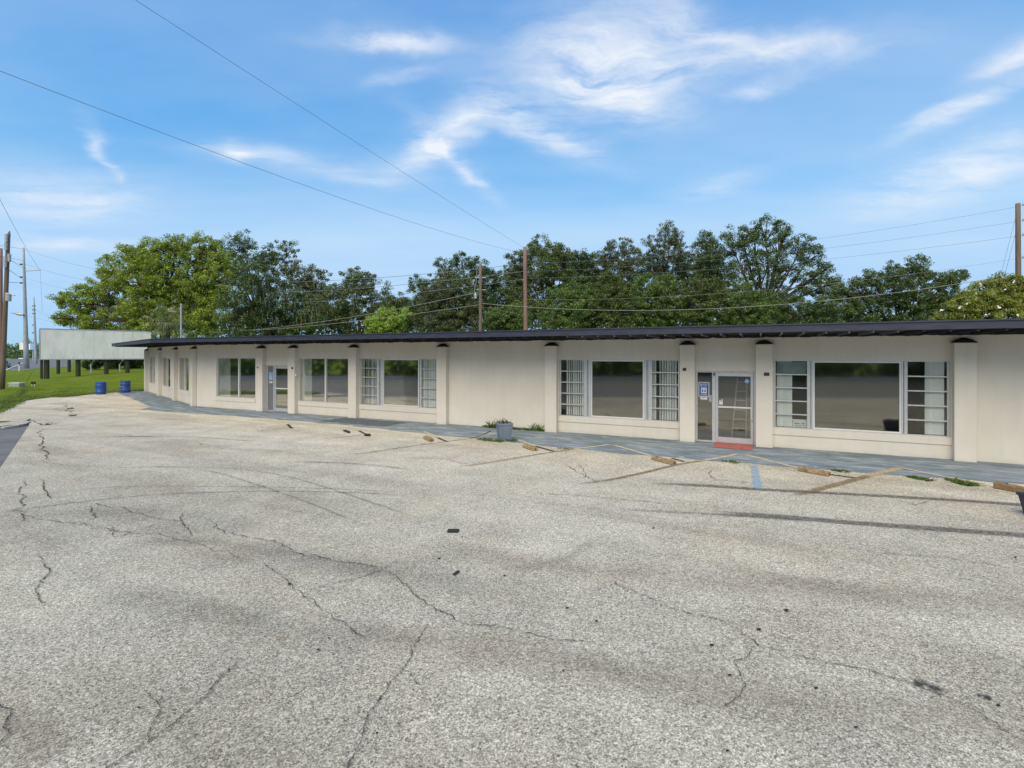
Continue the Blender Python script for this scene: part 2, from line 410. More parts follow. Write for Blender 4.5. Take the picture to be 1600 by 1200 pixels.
WIRE = simple('wire_grey', (0.19, 0.215, 0.25), 0.7, 0.1, 2)
WIREP = simple('wire_pale', (0.30, 0.29, 0.26), 0.7, 0.1, 2)
CPOLE = simple('grey_concrete_pole', (0.34, 0.36, 0.37), 0.85, 0.2, 2)
GALV = simple('galvanised_metal', (0.42, 0.44, 0.46), 0.5, 0.2, 4, 0.4)
WOODP = m_wood('weathered_pole_wood', (0.10, 0.07, 0.05), (0.25, 0.19, 0.145), (4, 4, 0.25))
WOODR = m_wood('reddish_pole_wood', (0.16, 0.09, 0.07), (0.31, 0.20, 0.165), (4, 4, 0.25))
POST = m_wood('dark_green_treated_post', (0.025, 0.032, 0.02), (0.07, 0.075, 0.05), (4, 4, 0.3))
STOPY = m_wood('faded_yellow_stop_paint', (0.14, 0.09, 0.05), (0.52, 0.39, 0.22), (2, 2, 5))
STOPB = m_wood('brown_timber_stop', (0.12, 0.075, 0.04), (0.36, 0.24, 0.13), (2, 2, 5))
BARK = m_wood('bark', (0.035, 0.028, 0.022), (0.13, 0.11, 0.09), (2, 2, 0.5))

# ------------------------------------------------------------------ the ground
def strip_mesh(pts, width, z, jitter=0.0, step=0.35):
    """a ribbon on the ground through points, with UV along (0..1) and across (-1..1)"""
    P = [Vector((p.x, p.y, 0)) for p in pts]
    # resample with Catmull-Rom
    out = []
    for i in range(len(P) - 1):
        a = P[max(i - 1, 0)]; b = P[i]; c = P[i + 1]; d = P[min(i + 2, len(P) - 1)]
        k = max(2, int((c - b).length / step))
        for j in range(k):
            u = j / k
            out.append(0.5 * ((2 * b) + (c - a) * u + (2 * a - 5 * b + 4 * c - d) * u * u + (3 * b - a - 3 * c + d) * u ** 3))
    out.append(P[-1])
    mb = MB(); mb.uv = []
    L = len(out) - 1
    for i, p in enumerate(out):
        tng = (out[min(i + 1, L)] - out[max(i - 1, 0)]).normalized(); sd = Vector((-tng.y, tng.x, 0))
        w = width * (1 + random.uniform(-jitter, jitter)) / 2
        for sg in (-1, 1):
            q = p + sd * w * sg; mb.v.append((q.x, q.y, z)); mb.uv.append((i / L, sg))
    for i in range(L): mb.f.append((2 * i, 2 * i + 2, 2 * i + 3, 2 * i + 1))
    return mb
def gps(l): return [gp(*p) for p in l]

LDIR = Vector((0.65, -0.76, 0)).normalized()         # edge between the lot and the highway
LP = gp(45, 665)
LN = Vector((-LDIR.y, LDIR.x, 0))                    # towards the lot (+)
if LN.dot(Vector((10, 10, 0)) - LP) < 0: LN = -LN
def LL(a, b, z=0.0): return LP + LDIR * a + LN * b + Vector((0, 0, z))

# wide base ground
mb = MB(); mb.poly([(-700, -500, -0.09), (700, -500, -0.09), (700, 900, -0.09), (-700, 900, -0.09)])
ground = build('ground', mb, GRASS); tag(ground, kind='structure')
# highway, both ways along LDIR
mb = MB(); mb.poly([LL(-420, 0.4, -0.045), LL(-420, -27, -0.045), LL(320, -27, -0.045), LL(320, 0.4, -0.045)])
road = build('road', mb, ROAD); tag(road, kind='structure')
ROADW = m_strip('worn_white_road_paint', (0.62, 0.62, 0.58), 0.9, 6, 0.15, (0.25, 0.4), 0)
for b in (-7.6, -18.6):
    for k in range(-20, 14):
        m2 = strip_mesh([LL(k * 12, b), LL(k * 12 + 4, b)], 0.14, -0.041)
        build('lane_line', m2, ROADW, road)
YEL = m_strip('worn_yellow_road_paint', (0.55, 0.36, 0.05), 0.9, 6, 0.15, (0.25, 0.4), 0)
for b in (-11.6, -14.6): build('lane_line', strip_mesh([LL(-150, b), LL(150, b)], 0.14, -0.041, 0, 6), YEL, road)
build('edge_line', strip_mesh([LL(0, -1.2), LL(200, -1.2)], 0.14, -0.041, 0, 6), ROADW, road)
build('edge_line', strip_mesh([LL(-300, -26.2), LL(200, -26.2)], 0.14, -0.041, 0, 6), ROADW, road)
# far kerb of the highway
mb = MB()
def FR(a, b, z): return LL(a, b, z)
mb.box(FR, -420, 320, -27.45, -27.0, -0.2, 0.08); kerb = build('kerb', mb, CONC, bevel=0.03); tag(kerb, kind='structure')
mb = MB(); mb.poly([LL(-420, -29.3, 0.0), LL(-420, -31, 0.0), LL(320, -31, 0.0), LL(320, -29.3, 0.0)])
sw = build('pavement', mb, CONC); tag(sw, kind='structure')

# parking lot sheet
edge_px = [(-60, 668), (-30, 655), (0, 643), (12, 638), (28, 628), (55, 624), (80, 620.5), (100, 620.5), (120, 619), (140, 616.5), (165, 614.3), (200, 611.8), (224, 611)]
EDGE = gps(edge_px)
lot_pts = [LL(60, 0), LL(0, 0), LL(-3.0, -0.1), gp(30, 664), gp(20, 663.5), gp(0, 666), gp(-40, 671), gp(-90, 676)]
lot_pts += [EDGE[0] + Vector((-1.5, -0.6, 0))] + EDGE + [FL(-16.5, 0.4), FL(-14.0, -1.2), FL(0, -1.2), FM(-20, -1), FM(60, -1), FM(60, 40)]
mb = MB(); mb.poly([(p.x, p.y, 0.0) for p in lot_pts])
lot = build('parking_lot', mb, ASPHALT); tag(lot, kind='structure')

# painted walkway under the eave, with an uneven painted edge
front = [(-27.4, 2.05), (-25, 1.95), (-22, 1.8), (-18.5, 1.72), (-15, 1.75), (-11.5, 2.05), (-8.5, 2.3), (-5.5, 2.55), (-3.2, 2.72), (-1, 2.62), (1.5, 2.55), (3.5, 2.45), (5, 2.25), (9, 2.2), (14, 2.2)]
fp = []
for (s0, d0), (s1, d1) in zip(front, front[1:]):
    k = max(1, int((s1 - s0) / 0.22))
    for j in range(k):
        u_ = j / k; fp.append(FM(s0 + (s1 - s0) * u_, d0 + (d1 - d0) * u_ + random.gauss(0, 0.022) + 0.05 * math.sin(3.1 * (s0 + (s1 - s0) * u_)), 0.006))
lf = [FL(s, 1.55 + random.gauss(0, 0.04), 0.006) for s in np.arange(-15.6, -1.2, 0.35)]
back = [FM(14, -0.35, 0.006), FM(-26.6, -0.35, 0.006), FL(-15.2, -0.35, 0.006), FL(-15.6, 0.0, 0.006)]
mb = MB(); mb.poly(lf + fp + back)
walk = build('walkway', mb, WALK); tag(walk, kind='structure')
# darker repainted patch in front of the leftmost tall windows
PATCH = m_strip('dark_walkway_repaint', (0.13, 0.155, 0.165), 0.85, 2.5, 0.25, (0.3, 0.5), 1)
build('repainted_patch', strip_mesh([FM(-16.2, 0.75), FM(-12.6, 0.85)], 1.4, 0.010), PATCH, walk)

# faded parking lines
LINE_Y = m_strip('faded_yellow_line', (0.60, 0.47, 0.26), 0.85, 11, 0.35, (0.30, 0.58), 1)
LINE_C = m_strip('faded_cream_line', (0.62, 0.54, 0.36), 1.0, 9, 0.30, (0.22, 0.48), 1)
LINE_B = m_strip('brown_ghost_line', (0.24, 0.18, 0.10), 0.7, 7, 0.35, (0.28, 0.58), 1)
LINE_K = m_strip('dark_joint_line', (0.06, 0.05, 0.038), 0.95, 9, 0.3, (0.2, 0.45), 1)
LINE_U = m_strip('blue_parking_line', (0.30, 0.48, 0.66), 0.8, 11, 0.3, (0.34, 0.60), 1)
for (m_, w, pts) in [
        (LINE_Y, .24, [(1412, 731), (1380, 738), (1340, 748.5)]), (LINE_B, .20, [(1360, 743), (1320, 754), (1275, 766), (1240, 775)]), (LINE_Y, .16, [(1355, 745), (1310, 757), (1270, 768)]),
        (LINE_C, .10, [(1406, 731), (1470, 744), (1545, 758)]), (LINE_C, .11, [(1156, 709), (1120, 716.5), (1085, 722)]), (LINE_B, .15, [(1105, 719), (1060, 726), (1010, 738), (955, 750), (900, 757)]),
        (LINE_Y, .12, [(1040, 731), (990, 742), (950, 750)]), (LINE_C, .10, [(1158, 709), (1205, 721), (1260, 735)]), (LINE_K, .10, [(1292, 741), (1320, 745), (1352, 749)]),
        (LINE_C, .11, [(955, 695), (985, 703), (1022, 714)]), (LINE_C, .11, [(955, 695), (925, 698.5), (888, 703)]), (LINE_B, .13, [(895, 703), (865, 706.5), (820, 713.5), (770, 722), (715, 730)]),
        (LINE_Y, .10, [(835, 712), (790, 719), (730, 729)]), (LINE_K, .10, [(1048, 716), (1070, 722)]), (LINE_K, .11, [(836, 697), (852, 702), (868, 706)]),
        (LINE_C, .10, [(806, 687), (822, 692), (838, 698)]), (LINE_K, .07, [(768, 673), (752, 681), (732, 686)]), (LINE_B, .10, [(740, 685), (700, 690), (640, 698), (580, 707), (545, 711)]),
        (LINE_C, .10, [(660, 674), (674, 679), (688, 685)]), (LINE_K, .10, [(682, 683), (690, 687), (700, 691)]), (LINE_C, .12, [(546, 664), (554, 668), (562, 673)]),
        (LINE_K, .11, [(560, 673), (570, 678), (578, 680)]), (LINE_B, .09, [(570, 679), (540, 683), (500, 686)]), (LINE_C, .14, [(443, 656), (448, 661), (452, 665)]),
        (LINE_K, .12, [(449, 663), (453, 667), (456, 670)]), (LINE_B, .08, [(470, 668), (440, 670), (400, 675)]), (LINE_U, .19, [(1178, 726), (1181, 745), (1185, 766)]),
        (LINE_C, .09, [(420, 654), (432, 660), (445, 667)]), (LINE_C, .09, [(745, 683), (760, 680), (775, 679)])]:
    build('painted_line', strip_mesh(gps(pts), w, random.uniform(0.011, 0.0135)), m_, lot)
# tyre marks and long stains
TYRE = m_strip('tyre_mark', (0.09, 0.087, 0.083), 0.50, 5.0, 0.7, (0.32, 0.74), 1)
TYRED = m_strip('dark_tar_band', (0.085, 0.082, 0.078), 0.65, 14, 0.45, (0.25, 0.6), 1)
TYREF = m_strip('faint_tyre_wear', (0.16, 0.155, 0.145), 0.26, 2.0, 0.95, (0.15, 0.85), 1)
RUST = m_strip('brown_oil_stain', (0.26, 0.20, 0.15), 0.34, 1.6, 0.9, (0.25, 0.75), 1)
for (m_, w, pts) in [
        (TYRE, .13, [(0, 797), (60, 793), (130, 784), (230, 774), (330, 769.5), (440, 768), (560, 770), (640, 775)]), (TYRE, .09, [(60, 775), (150, 763), (260, 760), (400, 761), (520, 764), (640, 770)]),
        (TYRE, .09, [(90, 738), (190, 731), (300, 729.5), (380, 734), (450, 745), (520, 765), (600, 792), (660, 812)]), (TYRE, .09, [(200, 729.5), (290, 731), (340, 739), (400, 757), (460, 777), (540, 809), (590, 826)]),
        (TYRE, .20, [(180, 682), (300, 683), (400, 690)]), (TYRE, .24, [(460, 722), (540, 724), (640, 733)]),
        (TYRED, .26, [(1010, 755), (1100, 759), (1190, 765), (1330, 772.5), (1480, 781), (1610, 790), (1750, 800)]), (TYRED, .30, [(1110, 801), (1220, 808), (1330, 817), (1480, 828), (1640, 840), (1800, 855)]),
        (TYRE, .2, [(960, 795), (1100, 803), (1260, 814)]), (TYREF, .5, [(180, 850), (330, 846), (480, 872), (640, 905)]),
        (RUST, .9, [(640, 850), (820, 878), (1000, 898), (1250, 920), (1600, 947), (1900, 975)]), (RUST, .7, [(520, 985), (700, 1010), (900, 1040), (1150, 1080), (1400, 1110), (1700, 1150)]),
        (TYREF, .8, [(150, 930), (300, 945), (450, 975), (650, 1000)]), (TYREF, .3, [(930, 845), (880, 875), (800, 893)]), (RUST, .55, [(-40, 1130), (30, 1150), (70, 1200)]),
        (TYREF, .9, [(40, 634), (110, 629), (200, 626)]), (TYREF, .7, [(60, 640), (140, 637), (240, 640)]), (TYREF, .8, [(100, 649), (200, 645), (300, 652)]), (TYRE, .3, [(30, 647), (80, 643), (130, 641)]), (TYRE, .25, [(150, 627), (200, 624), (235, 628)]),
        (TYREF, .6, [(230, 655), (330, 656), (420, 664)]), (TYREF, .5, [(20, 690), (120, 684), (240, 682)]), (RUST, .5, [(120, 622), (170, 619), (215, 616)]), (TYREF, .9, [(0, 820), (120, 800), (260, 800), (420, 830)]),
        (TYREF, .9, [(300, 870), (500, 880), (760, 915), (900, 930)])]:
    build('tyre_mark' if m_ is not RUST else 'oil_stain', strip_mesh(gps(pts), w, random.uniform(0.0035, 0.0075)), m_, lot)
# small patch of spilled tar near the right
TAR = m_strip('tar_patch', (0.04, 0.04, 0.042), 0.9, 12, 0.8, (0.35, 0.55), 1)
build('tar_spot', strip_mesh(gps([(1425, 1066), (1455, 1075), (1480, 1087)]), .16, 0.009), TAR, lot)
build('tar_spot', strip_mesh(gps([(1525, 1085), (1550, 1093)]), .12, 0.009), TAR, lot)

# cracks
def m_crack():
    m, t = new_mat('crack_shadow'); p = pos(t)
    n = t.noise(p, 20, 3)
    finish(t, t.ramp(n, [(0.3, (0.05, 0.047, 0.042)), (0.7, (0.14, 0.135, 0.12))]), 1.0, spec=0.0); return m
CRACK = m_crack()
def crack(pxs, w):
    w = w * (0.55 if w > .02 else .8)
    P = gps(pxs); path = [P[0]]
    for a, b in zip(P, P[1:]):
        seg = [a, b]
        for it in range(4):
            ns = [seg[0]]
            for c, d in zip(seg, seg[1:]):
                L = (d - c).length; nrm = Vector((-(d - c).y, (d - c).x, 0)).normalized()
                ns += [(c + d) / 2 + nrm * random.gauss(0, L * (0.03 if it < 2 else 0.11)), d]
            seg = ns
        path += seg[1:]
    mb = MB(); n = len(path) - 1
    for i, p in enumerate(path):
        t_ = (path[min(i + 1, n)] - path[max(i - 1, 0)]).normalized(); s_ = Vector((-t_.y, t_.x, 0))
        ww = w * random.choice((.3, .6, .8, 1.0, 1.5)) * random.uniform(.8, 1.2) * min(1, 0.3 + 6 * min(i, n - i) / n) / 2
        mb.v += [tuple(p + s_ * ww + Vector((0, 0, 0.0155))), tuple(p - s_ * ww + Vector((0, 0, 0.0155)))]
    for i in range(n): mb.f.append((2 * i, 2 * i + 1, 2 * i + 3, 2 * i + 2))
    build('crack', mb, CRACK, lot)
for w, pts in [(.05, [(66, 670), (67, 690), (70, 705), (78, 718)]), (.035, [(65, 748), (66, 760), (75, 775), (82, 779)]), (.03, [(40, 750), (36, 775), (34, 800), (45, 815)]),
               (.022, [(90, 785), (135, 787), (215, 802), (250, 812), (280, 815), (320, 804)]), (.022, [(320, 808), (350, 835), (435, 850), (480, 870), (550, 880), (605, 890)]),
               (.015, [(605, 893), (635, 915), (665, 945), (725, 975)]), (.015, [(250, 817), (180, 840), (167, 820)]), (.015, [(62, 867), (78, 893), (55, 925), (60, 938), (75, 945)]),
               (.012, [(670, 975), (655, 1002), (630, 1045), (575, 1120), (565, 1150), (545, 1198), (535, 1230)]), (.007, [(630, 1045), (655, 1072)]),
               (.011, [(380, 1032), (350, 1055), (305, 1105), (275, 1130), (220, 1170), (175, 1197), (130, 1230)]),
               (.012, [(1007, 937), (1065, 957), (1130, 972), (1185, 1010), (1260, 1030), (1350, 1047), (1425, 1070), (1500, 1100), (1535, 1120), (1580, 1150), (1640, 1180)]),
               (.012, [(-20, 1100), (20, 1110), (5, 1140), (15, 1148), (-10, 1170)]), (.03, [(882, 725), (905, 740), (935, 755)]), (.02, [(905, 727), (915, 740), (912, 748)]),
               (.02, [(1395, 780), (1430, 790), (1450, 784)]), (.03, [(1112, 732), (1107, 741), (1118, 750), (1180, 756)]), (.013, [(440, 900), (480, 935), (540, 980), (570, 1000)]),
               (.012, [(410, 880), (425, 892), (440, 900)]), (.06, [(45, 655), (55, 660), (66, 665)]), (.03, [(140, 790), (150, 810), (135, 815)]), (.03, [(290, 800), (285, 820), (300, 838)]),
               (.03, [(640, 717), (690, 716), (720, 725), (760, 722)]), (.05, [(110, 625), (107, 640), (112, 650)]), (.04, [(55, 652), (90, 648), (130, 647)])]:
    crack(pts, w)
for w, pts in [(.012, [(0, 795), (60, 812), (130, 818), (190, 832), (250, 836), (330, 858), (400, 880)]), (.014, [(60, 720), (110, 728), (180, 730)]), (.012, [(720, 975), (800, 985), (860, 1000), (930, 1004)]), (.010, [(940, 900), (990, 925), (1040, 945)]),
               (.014, [(300, 690), (360, 702), (440, 706), (520, 716)]), (.010, [(1180, 1010), (1150, 1040), (1165, 1075), (1130, 1110)]), (.012, [(600, 890), (560, 905), (520, 912), (470, 930)]), (.016, [(820, 770), (900, 775), (980, 782), (1060, 790)]), (.012, [(1290, 850), (1380, 866), (1470, 872), (1600, 892)]), (.010, [(230, 1165), (250, 1110), (228, 1085)])]:
    crack(pts, w)

# kerb return, gutter and the bit of grass island at the left edge
mb = MB()
kl = [gp(-120, 683), gp(-60, 677.5), gp(-20, 672), gp(0, 669.5), gp(22, 666), gp(34, 663.5), gp(41, 660)]
for i, p in enumerate(kl[:-1]):
    q = kl[i + 1]; dv = (q - p).normalized(); sd = Vector((-dv.y, dv.x, 0)) * 0.14
    if sd.y < 0: sd = -sd
    mb.hexa([p, q, q + sd, p + sd] + [v + Vector((0, 0, 0.055)) for v in (p, q, q + sd, p + sd)])
kb = build('kerb_return', mb, CONC, bevel=0.02); tag(kb, kind='structure')
mb = MB(); mb.poly([v + Vector((0, 0, 0.012)) for v in (gp(-100, 668), gp(-30, 664), gp(0, 660.5), gp(12, 659.5), gp(17, 658.3), gp(0, 658.2), gp(-60, 660))])
isl = build('grass_island', mb, GRASS); tag(isl, kind='structure')

# lawn: a low mound beyond the lot
def ldir(p):                                   # which way the bank runs away from a point on the lot edge
    k = max(0.0, min(1.0, (p.y - 31.5) / 6.0))
    return (Vector((-.678, .735, 0)) * (1 - k) + Vector((0.05, 1, 0)) * k).normalized()
def mound_fade(q):                             # the bank is lower beside the highway kerb
    d = (Vector((q.x, q.y, 0)) - Vector((-26.2, 21.6, 0))).dot(Vector((.735, .678, 0)))
    k = max(0.0, min(1.0, d / 15.0)); return 0.08 + 0.92 * k * k * (3 - 2 * k)
def build_lawn():
    pts = []; E0 = [Vector((-24.5, 19.5, 0))] + EDGE
    for a, b in zip(E0, E0[1:]):
        k = max(2, int((b - a).length / 0.6))
        for j in range(k): pts.append(a + (b - a) * j / k)
    pts.append(EDGE[-1])
    end = pts[-1]
    pts += [end + Vector((4, 6, 0)), end + Vector((12, 10, 0)), end + Vector((25, 8, 0)), end + Vector((45, 0, 0))]
    mb = MB(); rs = [0, 0.5, 1.2, 2.5, 5, 8, 12, 16, 20, 26, 34, 45, 60, 90]
    hd = Vector((-.678, .735, 0))
    for i, p in enumerate(pts):
        u_ = i / (len(pts) - 1)
        dirv = ldir(p)
        for r in rs:
            k = min(1, r / 26); z = 0.035 + 0.80 * (k * k * (3 - 2 * k)) - (0.0 if r < 45 else 0.3 * (r - 45) / 45)
            if r == 0: p0 = p + Vector((random.gauss(0, .07), random.gauss(0, .09), 0))
            q = (p0 if r < 0.1 else p) + dirv * r
            fade = mound_fade(q)
            mb.v.append((q.x, q.y, 0.03 + (z - 0.03) * fade + (random.gauss(0, 0.015) if r > 1 else 0)))
    n = len(rs)
    for i in range(len(pts) - 1):
        for j in range(n - 1): mb.f.append((i * n + j, (i + 1) * n + j, (i + 1) * n + j + 1, i * n + j + 1))
    o = build('lawn', mb, GRASS, smooth=True); tag(o, kind='structure')
    return o, pts
lawn, lawn_edge = build_lawn()
def lawn_z(x, y):
    # depth beyond the lot edge -> height, close to the mesh
    best = min((Vector((x, y, 0)) - p).length for p in lawn_edge[:-4]); k = min(1, best / 26)
    return 0.035 + 0.80 * (k * k * (3 - 2 * k)) * mound_fade(Vector((x, y, 0)))
mb = MB()
ka = Vector((-26.2, 21.6, 0)); kd = Vector((-.678, .735, 0)); kn = Vector((-.735, -.678, 0))
mb.box(lambda s, d, z: ka + kd * s + kn * d + Vector((0, 0, z)), 0, 300, -.1, .25, -.2, .06); k2 = build('kerb', mb, CONC, bevel=0.03); tag(k2, kind='structure')

def blades(name, centers, count, h, spread, mat, seed=1, lean=0.5, w=0.012):
    r = np.random.default_rng(seed); V = []; Fc = []
    for c in centers:
        for _ in range(count):
            a = r.uniform(0, 2 * math.pi); rr = spread * math.sqrt(r.uniform(0, 1))
            x, y = c[0] + rr * math.cos(a), c[1] + rr * math.sin(a); b = r.uniform(0, 2 * math.pi)
            hh = h * r.uniform(0.5, 1.3); lx, ly = r.normal(0, lean, 2) * hh
            dx, dy = math.cos(b) * w, math.sin(b) * w; z = c[2]
            k = len(V); V += [(x - dx, y - dy, z), (x + dx, y + dy, z), (x + lx * .5 + dx * .7, y + ly * .5 + dy * .7, z + hh * .7), (x + lx, y + ly, z + hh)]
            Fc += [(k, k + 1, k + 2), (k, k + 2, k + 3)]
    m = MB(); m.v = V; m.f = Fc; return m
G_LAWN = m_leaf('grass_blade', (0.075, 0.130, 0.014), (0.160, 0.220, 0.035), 0.3)
G_WEED = m_leaf('weed_leaf', (0.046, 0.091, 0.018), (0.130, 0.208, 0.039), 0.3)
cs = []
for i in range(len(lawn_edge) - 5):
    p = lawn_edge[i]
    for _ in range(5): q = p + ldir(p) * random.uniform(.3, .7); cs.append((q.x + random.gauss(0, .1), q.y, 0.03))
for _ in range(1500):
    k = random.randrange(len(lawn_edge) - 5); p = lawn_edge[k]; r_ = random.uniform(0, 16)
    q = p + ldir(p) * r_; cs.append((q.x + random.uniform(-.3, .3), q.y, lawn_z(q.x, q.y) - 0.02))
gr = build('lawn_grass', blades('g', cs, 16, 0.09, 0.30, G_LAWN, 3, 0.5, 0.012), G_LAWN); tag(gr, kind='stuff', label='short bright green grass covering the bank beyond the lot', cat='grass')

# ------------------------------------------------------------------ the building
bld = thing('commercial_building', FM(-9, -2), 'long low cream stucco shop building with dark flat roof and overhanging eave', 'building')
ZT = 3.30                                    # wall top (behind the black band)
def wall_face(mb, fr, s0, s1, holes, d=-0.2, t=0.22, z1=ZT):
    ss = sorted({s0, s1} | {h[0] for h in holes} | {h[1] for h in holes})
    zs = sorted({0.0, z1} | {h[2] for h in holes} | {h[3] for h in holes})
    for a, b in zip(ss, ss[1:]):
        for c, e in zip(zs, zs[1:]):
            ms, mz = (a + b) / 2, (c + e) / 2
            if any(h[0] < ms < h[1] and h[2] < mz < h[3] for h in holes): continue
            mb.poly([fr(a, d, c), fr(b, d, c), fr(b, d, e), fr(a, d, e)])
            mb.poly([fr(b, d - t, c), fr(a, d - t, c), fr(a, d - t, e), fr(b, d - t, e)])
    for h in holes:
        a, b, c, e = h
        mb.poly([fr(a, d, c), fr(a, d, e), fr(a, d - t, e), fr(a, d - t, c)])
        mb.poly([fr(b, d, e), fr(b, d, c), fr(b, d - t, c), fr(b, d - t, e)])
        mb.poly([fr(a, d, e), fr(b, d, e), fr(b, d - t, e), fr(a, d - t, e)])
        if c > 0: mb.poly([fr(b, d, c), fr(a, d, c), fr(a, d - t, c), fr(b, d - t, c)])
HOLES = dict(A=(-24.95, -22.03, .56, 2.54), D1=(-21.28, -19.60, 0, 2.20), B=(-19.12, -16.0, .56, 2.54), C=(-15.48, -11.43, .56, 2.54),
             D=(-6.42, -2.37, .56, 2.54), D2=(-1.90, -0.23, 0, 2.20), E=(0.24, 4.30, .56, 2.54))
cw = corner(-0.2); S_C = (cw - P0).dot(U); S_C2 = (cw - P4).dot(U2)
mb = MB(); wall_face(mb, FM, S_C, 12.0, list(HOLES.values()))
build('wall', mb, STUCCO, bld)
LH = [(-14.1, -11.9, .66, 2.54), (-9.2, -6.7, .66, 2.54), (-4.2, -1.75, .66, 2.54)]
mb = MB(); wall_face(mb, FL, -14.9, S_C2, LH); build('wall', mb, STUCCO, bld)
mb = MB()                                                   # end walls and the back
mb.poly([FL(-14.9, -0.2, 0), FL(-14.9, -9, 0), FL(-14.9, -9, ZT), FL(-14.9, -0.2, ZT)])
bk = corner(-9.0)
mb.poly([FL(-14.9, -9, 0), bk, bk + Vector((0, 0, ZT)), FL(-14.9, -9, ZT)])
mb.poly([bk, FM(12, -9, 0), FM(12, -9, ZT), bk + Vector((0, 0, ZT))])
mb.poly([FM(12, -9, 0), FM(12, -0.2, 0), FM(12, -0.2, ZT), FM(12, -9, ZT)])
build('wall', mb, STUCCO, bld)
# dim rooms behind the glass
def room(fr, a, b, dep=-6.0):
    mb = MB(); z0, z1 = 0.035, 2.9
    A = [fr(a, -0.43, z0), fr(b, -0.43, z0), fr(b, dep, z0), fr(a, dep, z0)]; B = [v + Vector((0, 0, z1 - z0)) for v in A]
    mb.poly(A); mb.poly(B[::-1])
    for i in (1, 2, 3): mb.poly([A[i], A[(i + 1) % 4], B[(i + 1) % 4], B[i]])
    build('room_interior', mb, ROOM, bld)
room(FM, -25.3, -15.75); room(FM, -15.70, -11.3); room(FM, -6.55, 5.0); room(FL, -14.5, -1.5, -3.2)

# pilasters, each with its dark pointed cap
PIL = [(-21.51, 'M'), (-19.37, 'M'), (-15.72, 'M'), (-11.19, 'M'), (-6.66, 'M'), (-2.13, 'M'), (0.0, 'M'), (4.54, 'M'), (9.08, 'M'),
       (-0.22, 'L'), (-4.75, 'L'), (-9.6, 'L'), (-14.65, 'L')]
for c, w in PIL:
    fr = FM if w == 'M' else FL
    mb = MB(); mb.box(fr, c - .22, c + .22, -0.198, 0.0, 0.0, 3.0)
    p = build('pilaster', mb, STUCCO, bld, bevel=0.008)
    mb = MB(); h = 0.125
    base = [fr(c - .25, 0.02, 3.001), fr(c + .25, 0.02, 3.001), fr(c + .25, -.197, 3.001), fr(c - .25, -.197, 3.001)]
    ap = [fr(c - .05, -.12, 3.0 + h), fr(c + .05, -.12, 3.0 + h), fr(c + .05, -.197, 3.0 + h), fr(c - .05, -.197, 3.0 + h)]
    mid = [b.lerp(a, .55) + Vector((0, 0, .018)) for b, a in zip(base, ap)]
    for lo, hi in ((base, mid), (mid, ap)):
        for i in range(4): mb.poly([lo[i], lo[(i + 1) % 4], hi[(i + 1) % 4], hi[i]])
    mb.poly(ap); mb.poly(base[::-1])
    build('cap', mb, CAPM, p)

# roof: slab, fascia, drip edge, soffit and rafters
OV = 1.83
ec = corner(OV)
def roof_poly(o, back):
    c = corner(o); cb = corner(-back)
    return [FL(-15.1, o), c, FM(13.0, o), FM(13.0, -back), cb, FL(-15.1, -back)]
mb = MB(); pl = roof_poly(OV - 0.03, 9.6)
lo = [p + Vector((0, 0, 3.305)) for p in pl]; hi = [p + Vector((0, 0, 3.44)) for p in pl]
mb.poly(hi)
for i in range(6): mb.poly([lo[i], lo[(i + 1) % 6], hi[(i + 1) % 6], hi[i]])
build('roof', mb, ROOFM, bld)
mb = MB(); mb.poly([p + Vector((0, 0, 3.305)) for p in pl][::-1]); build('soffit', mb, BLACKP, bld)
def run(mb, o0, o1, z0, z1):
    a0, a1 = corner(o0), corner(o1)
    for q in ([FL(-15.1, o0), a0, a1, FL(-15.1, o1)], [a0, FM(13.0, o0), FM(13.0, o1), a1]):
        mb.hexa([v + Vector((0, 0, z)) for z in (z0, z1) for v in q])
mb = MB(); run(mb, OV - 0.028, OV, 3.275, 3.445); fas = build('fascia', mb, TRIM, bld)
mb = MB(); run(mb, OV - 0.35, OV + 0.025, 3.447, 3.482); build('drip_edge', mb, TRIM, fas)
mb = MB(); mb.hexa([FL(-15.13, d, z) for z in (3.275, 3.445) for d in (-9.6, OV)][:0] or [FL(-15.13, -9.6, 3.275), FL(-15.103, -9.6, 3.275), FL(-15.103, OV, 3.275), FL(-15.13, OV, 3.275),
        FL(-15.13, -9.6, 3.445), FL(-15.103, -9.6, 3.445), FL(-15.103, OV, 3.445), FL(-15.13, OV, 3.445)]); build('fascia', mb, TRIM, bld)
for k in range(78):                                   # rafter tails under the eave
    s = 11.5 - k * 0.483
    if s < -26.3: break
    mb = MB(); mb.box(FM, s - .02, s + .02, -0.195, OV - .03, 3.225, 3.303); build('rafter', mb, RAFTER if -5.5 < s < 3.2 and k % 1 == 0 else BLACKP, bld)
for k in range(28):
    s = -0.5 - k * 0.483
    mb = MB(); mb.box(FL, s - .02, s + .02, -0.195, OV - .03, 3.225, 3.303); build('rafter', mb, BLACKP, bld)
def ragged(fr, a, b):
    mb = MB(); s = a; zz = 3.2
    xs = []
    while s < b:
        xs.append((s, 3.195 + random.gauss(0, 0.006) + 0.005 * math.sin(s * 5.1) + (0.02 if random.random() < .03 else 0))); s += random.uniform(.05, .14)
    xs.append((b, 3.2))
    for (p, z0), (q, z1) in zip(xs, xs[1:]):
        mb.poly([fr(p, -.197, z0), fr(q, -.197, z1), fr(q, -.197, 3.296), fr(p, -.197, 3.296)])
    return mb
build('painted_band', ragged(FM, S_C + .01, 12.0), BLACKP, bld); build('painted_band', ragged(FL, -14.85, S_C2 - .01), BLACKP, bld)

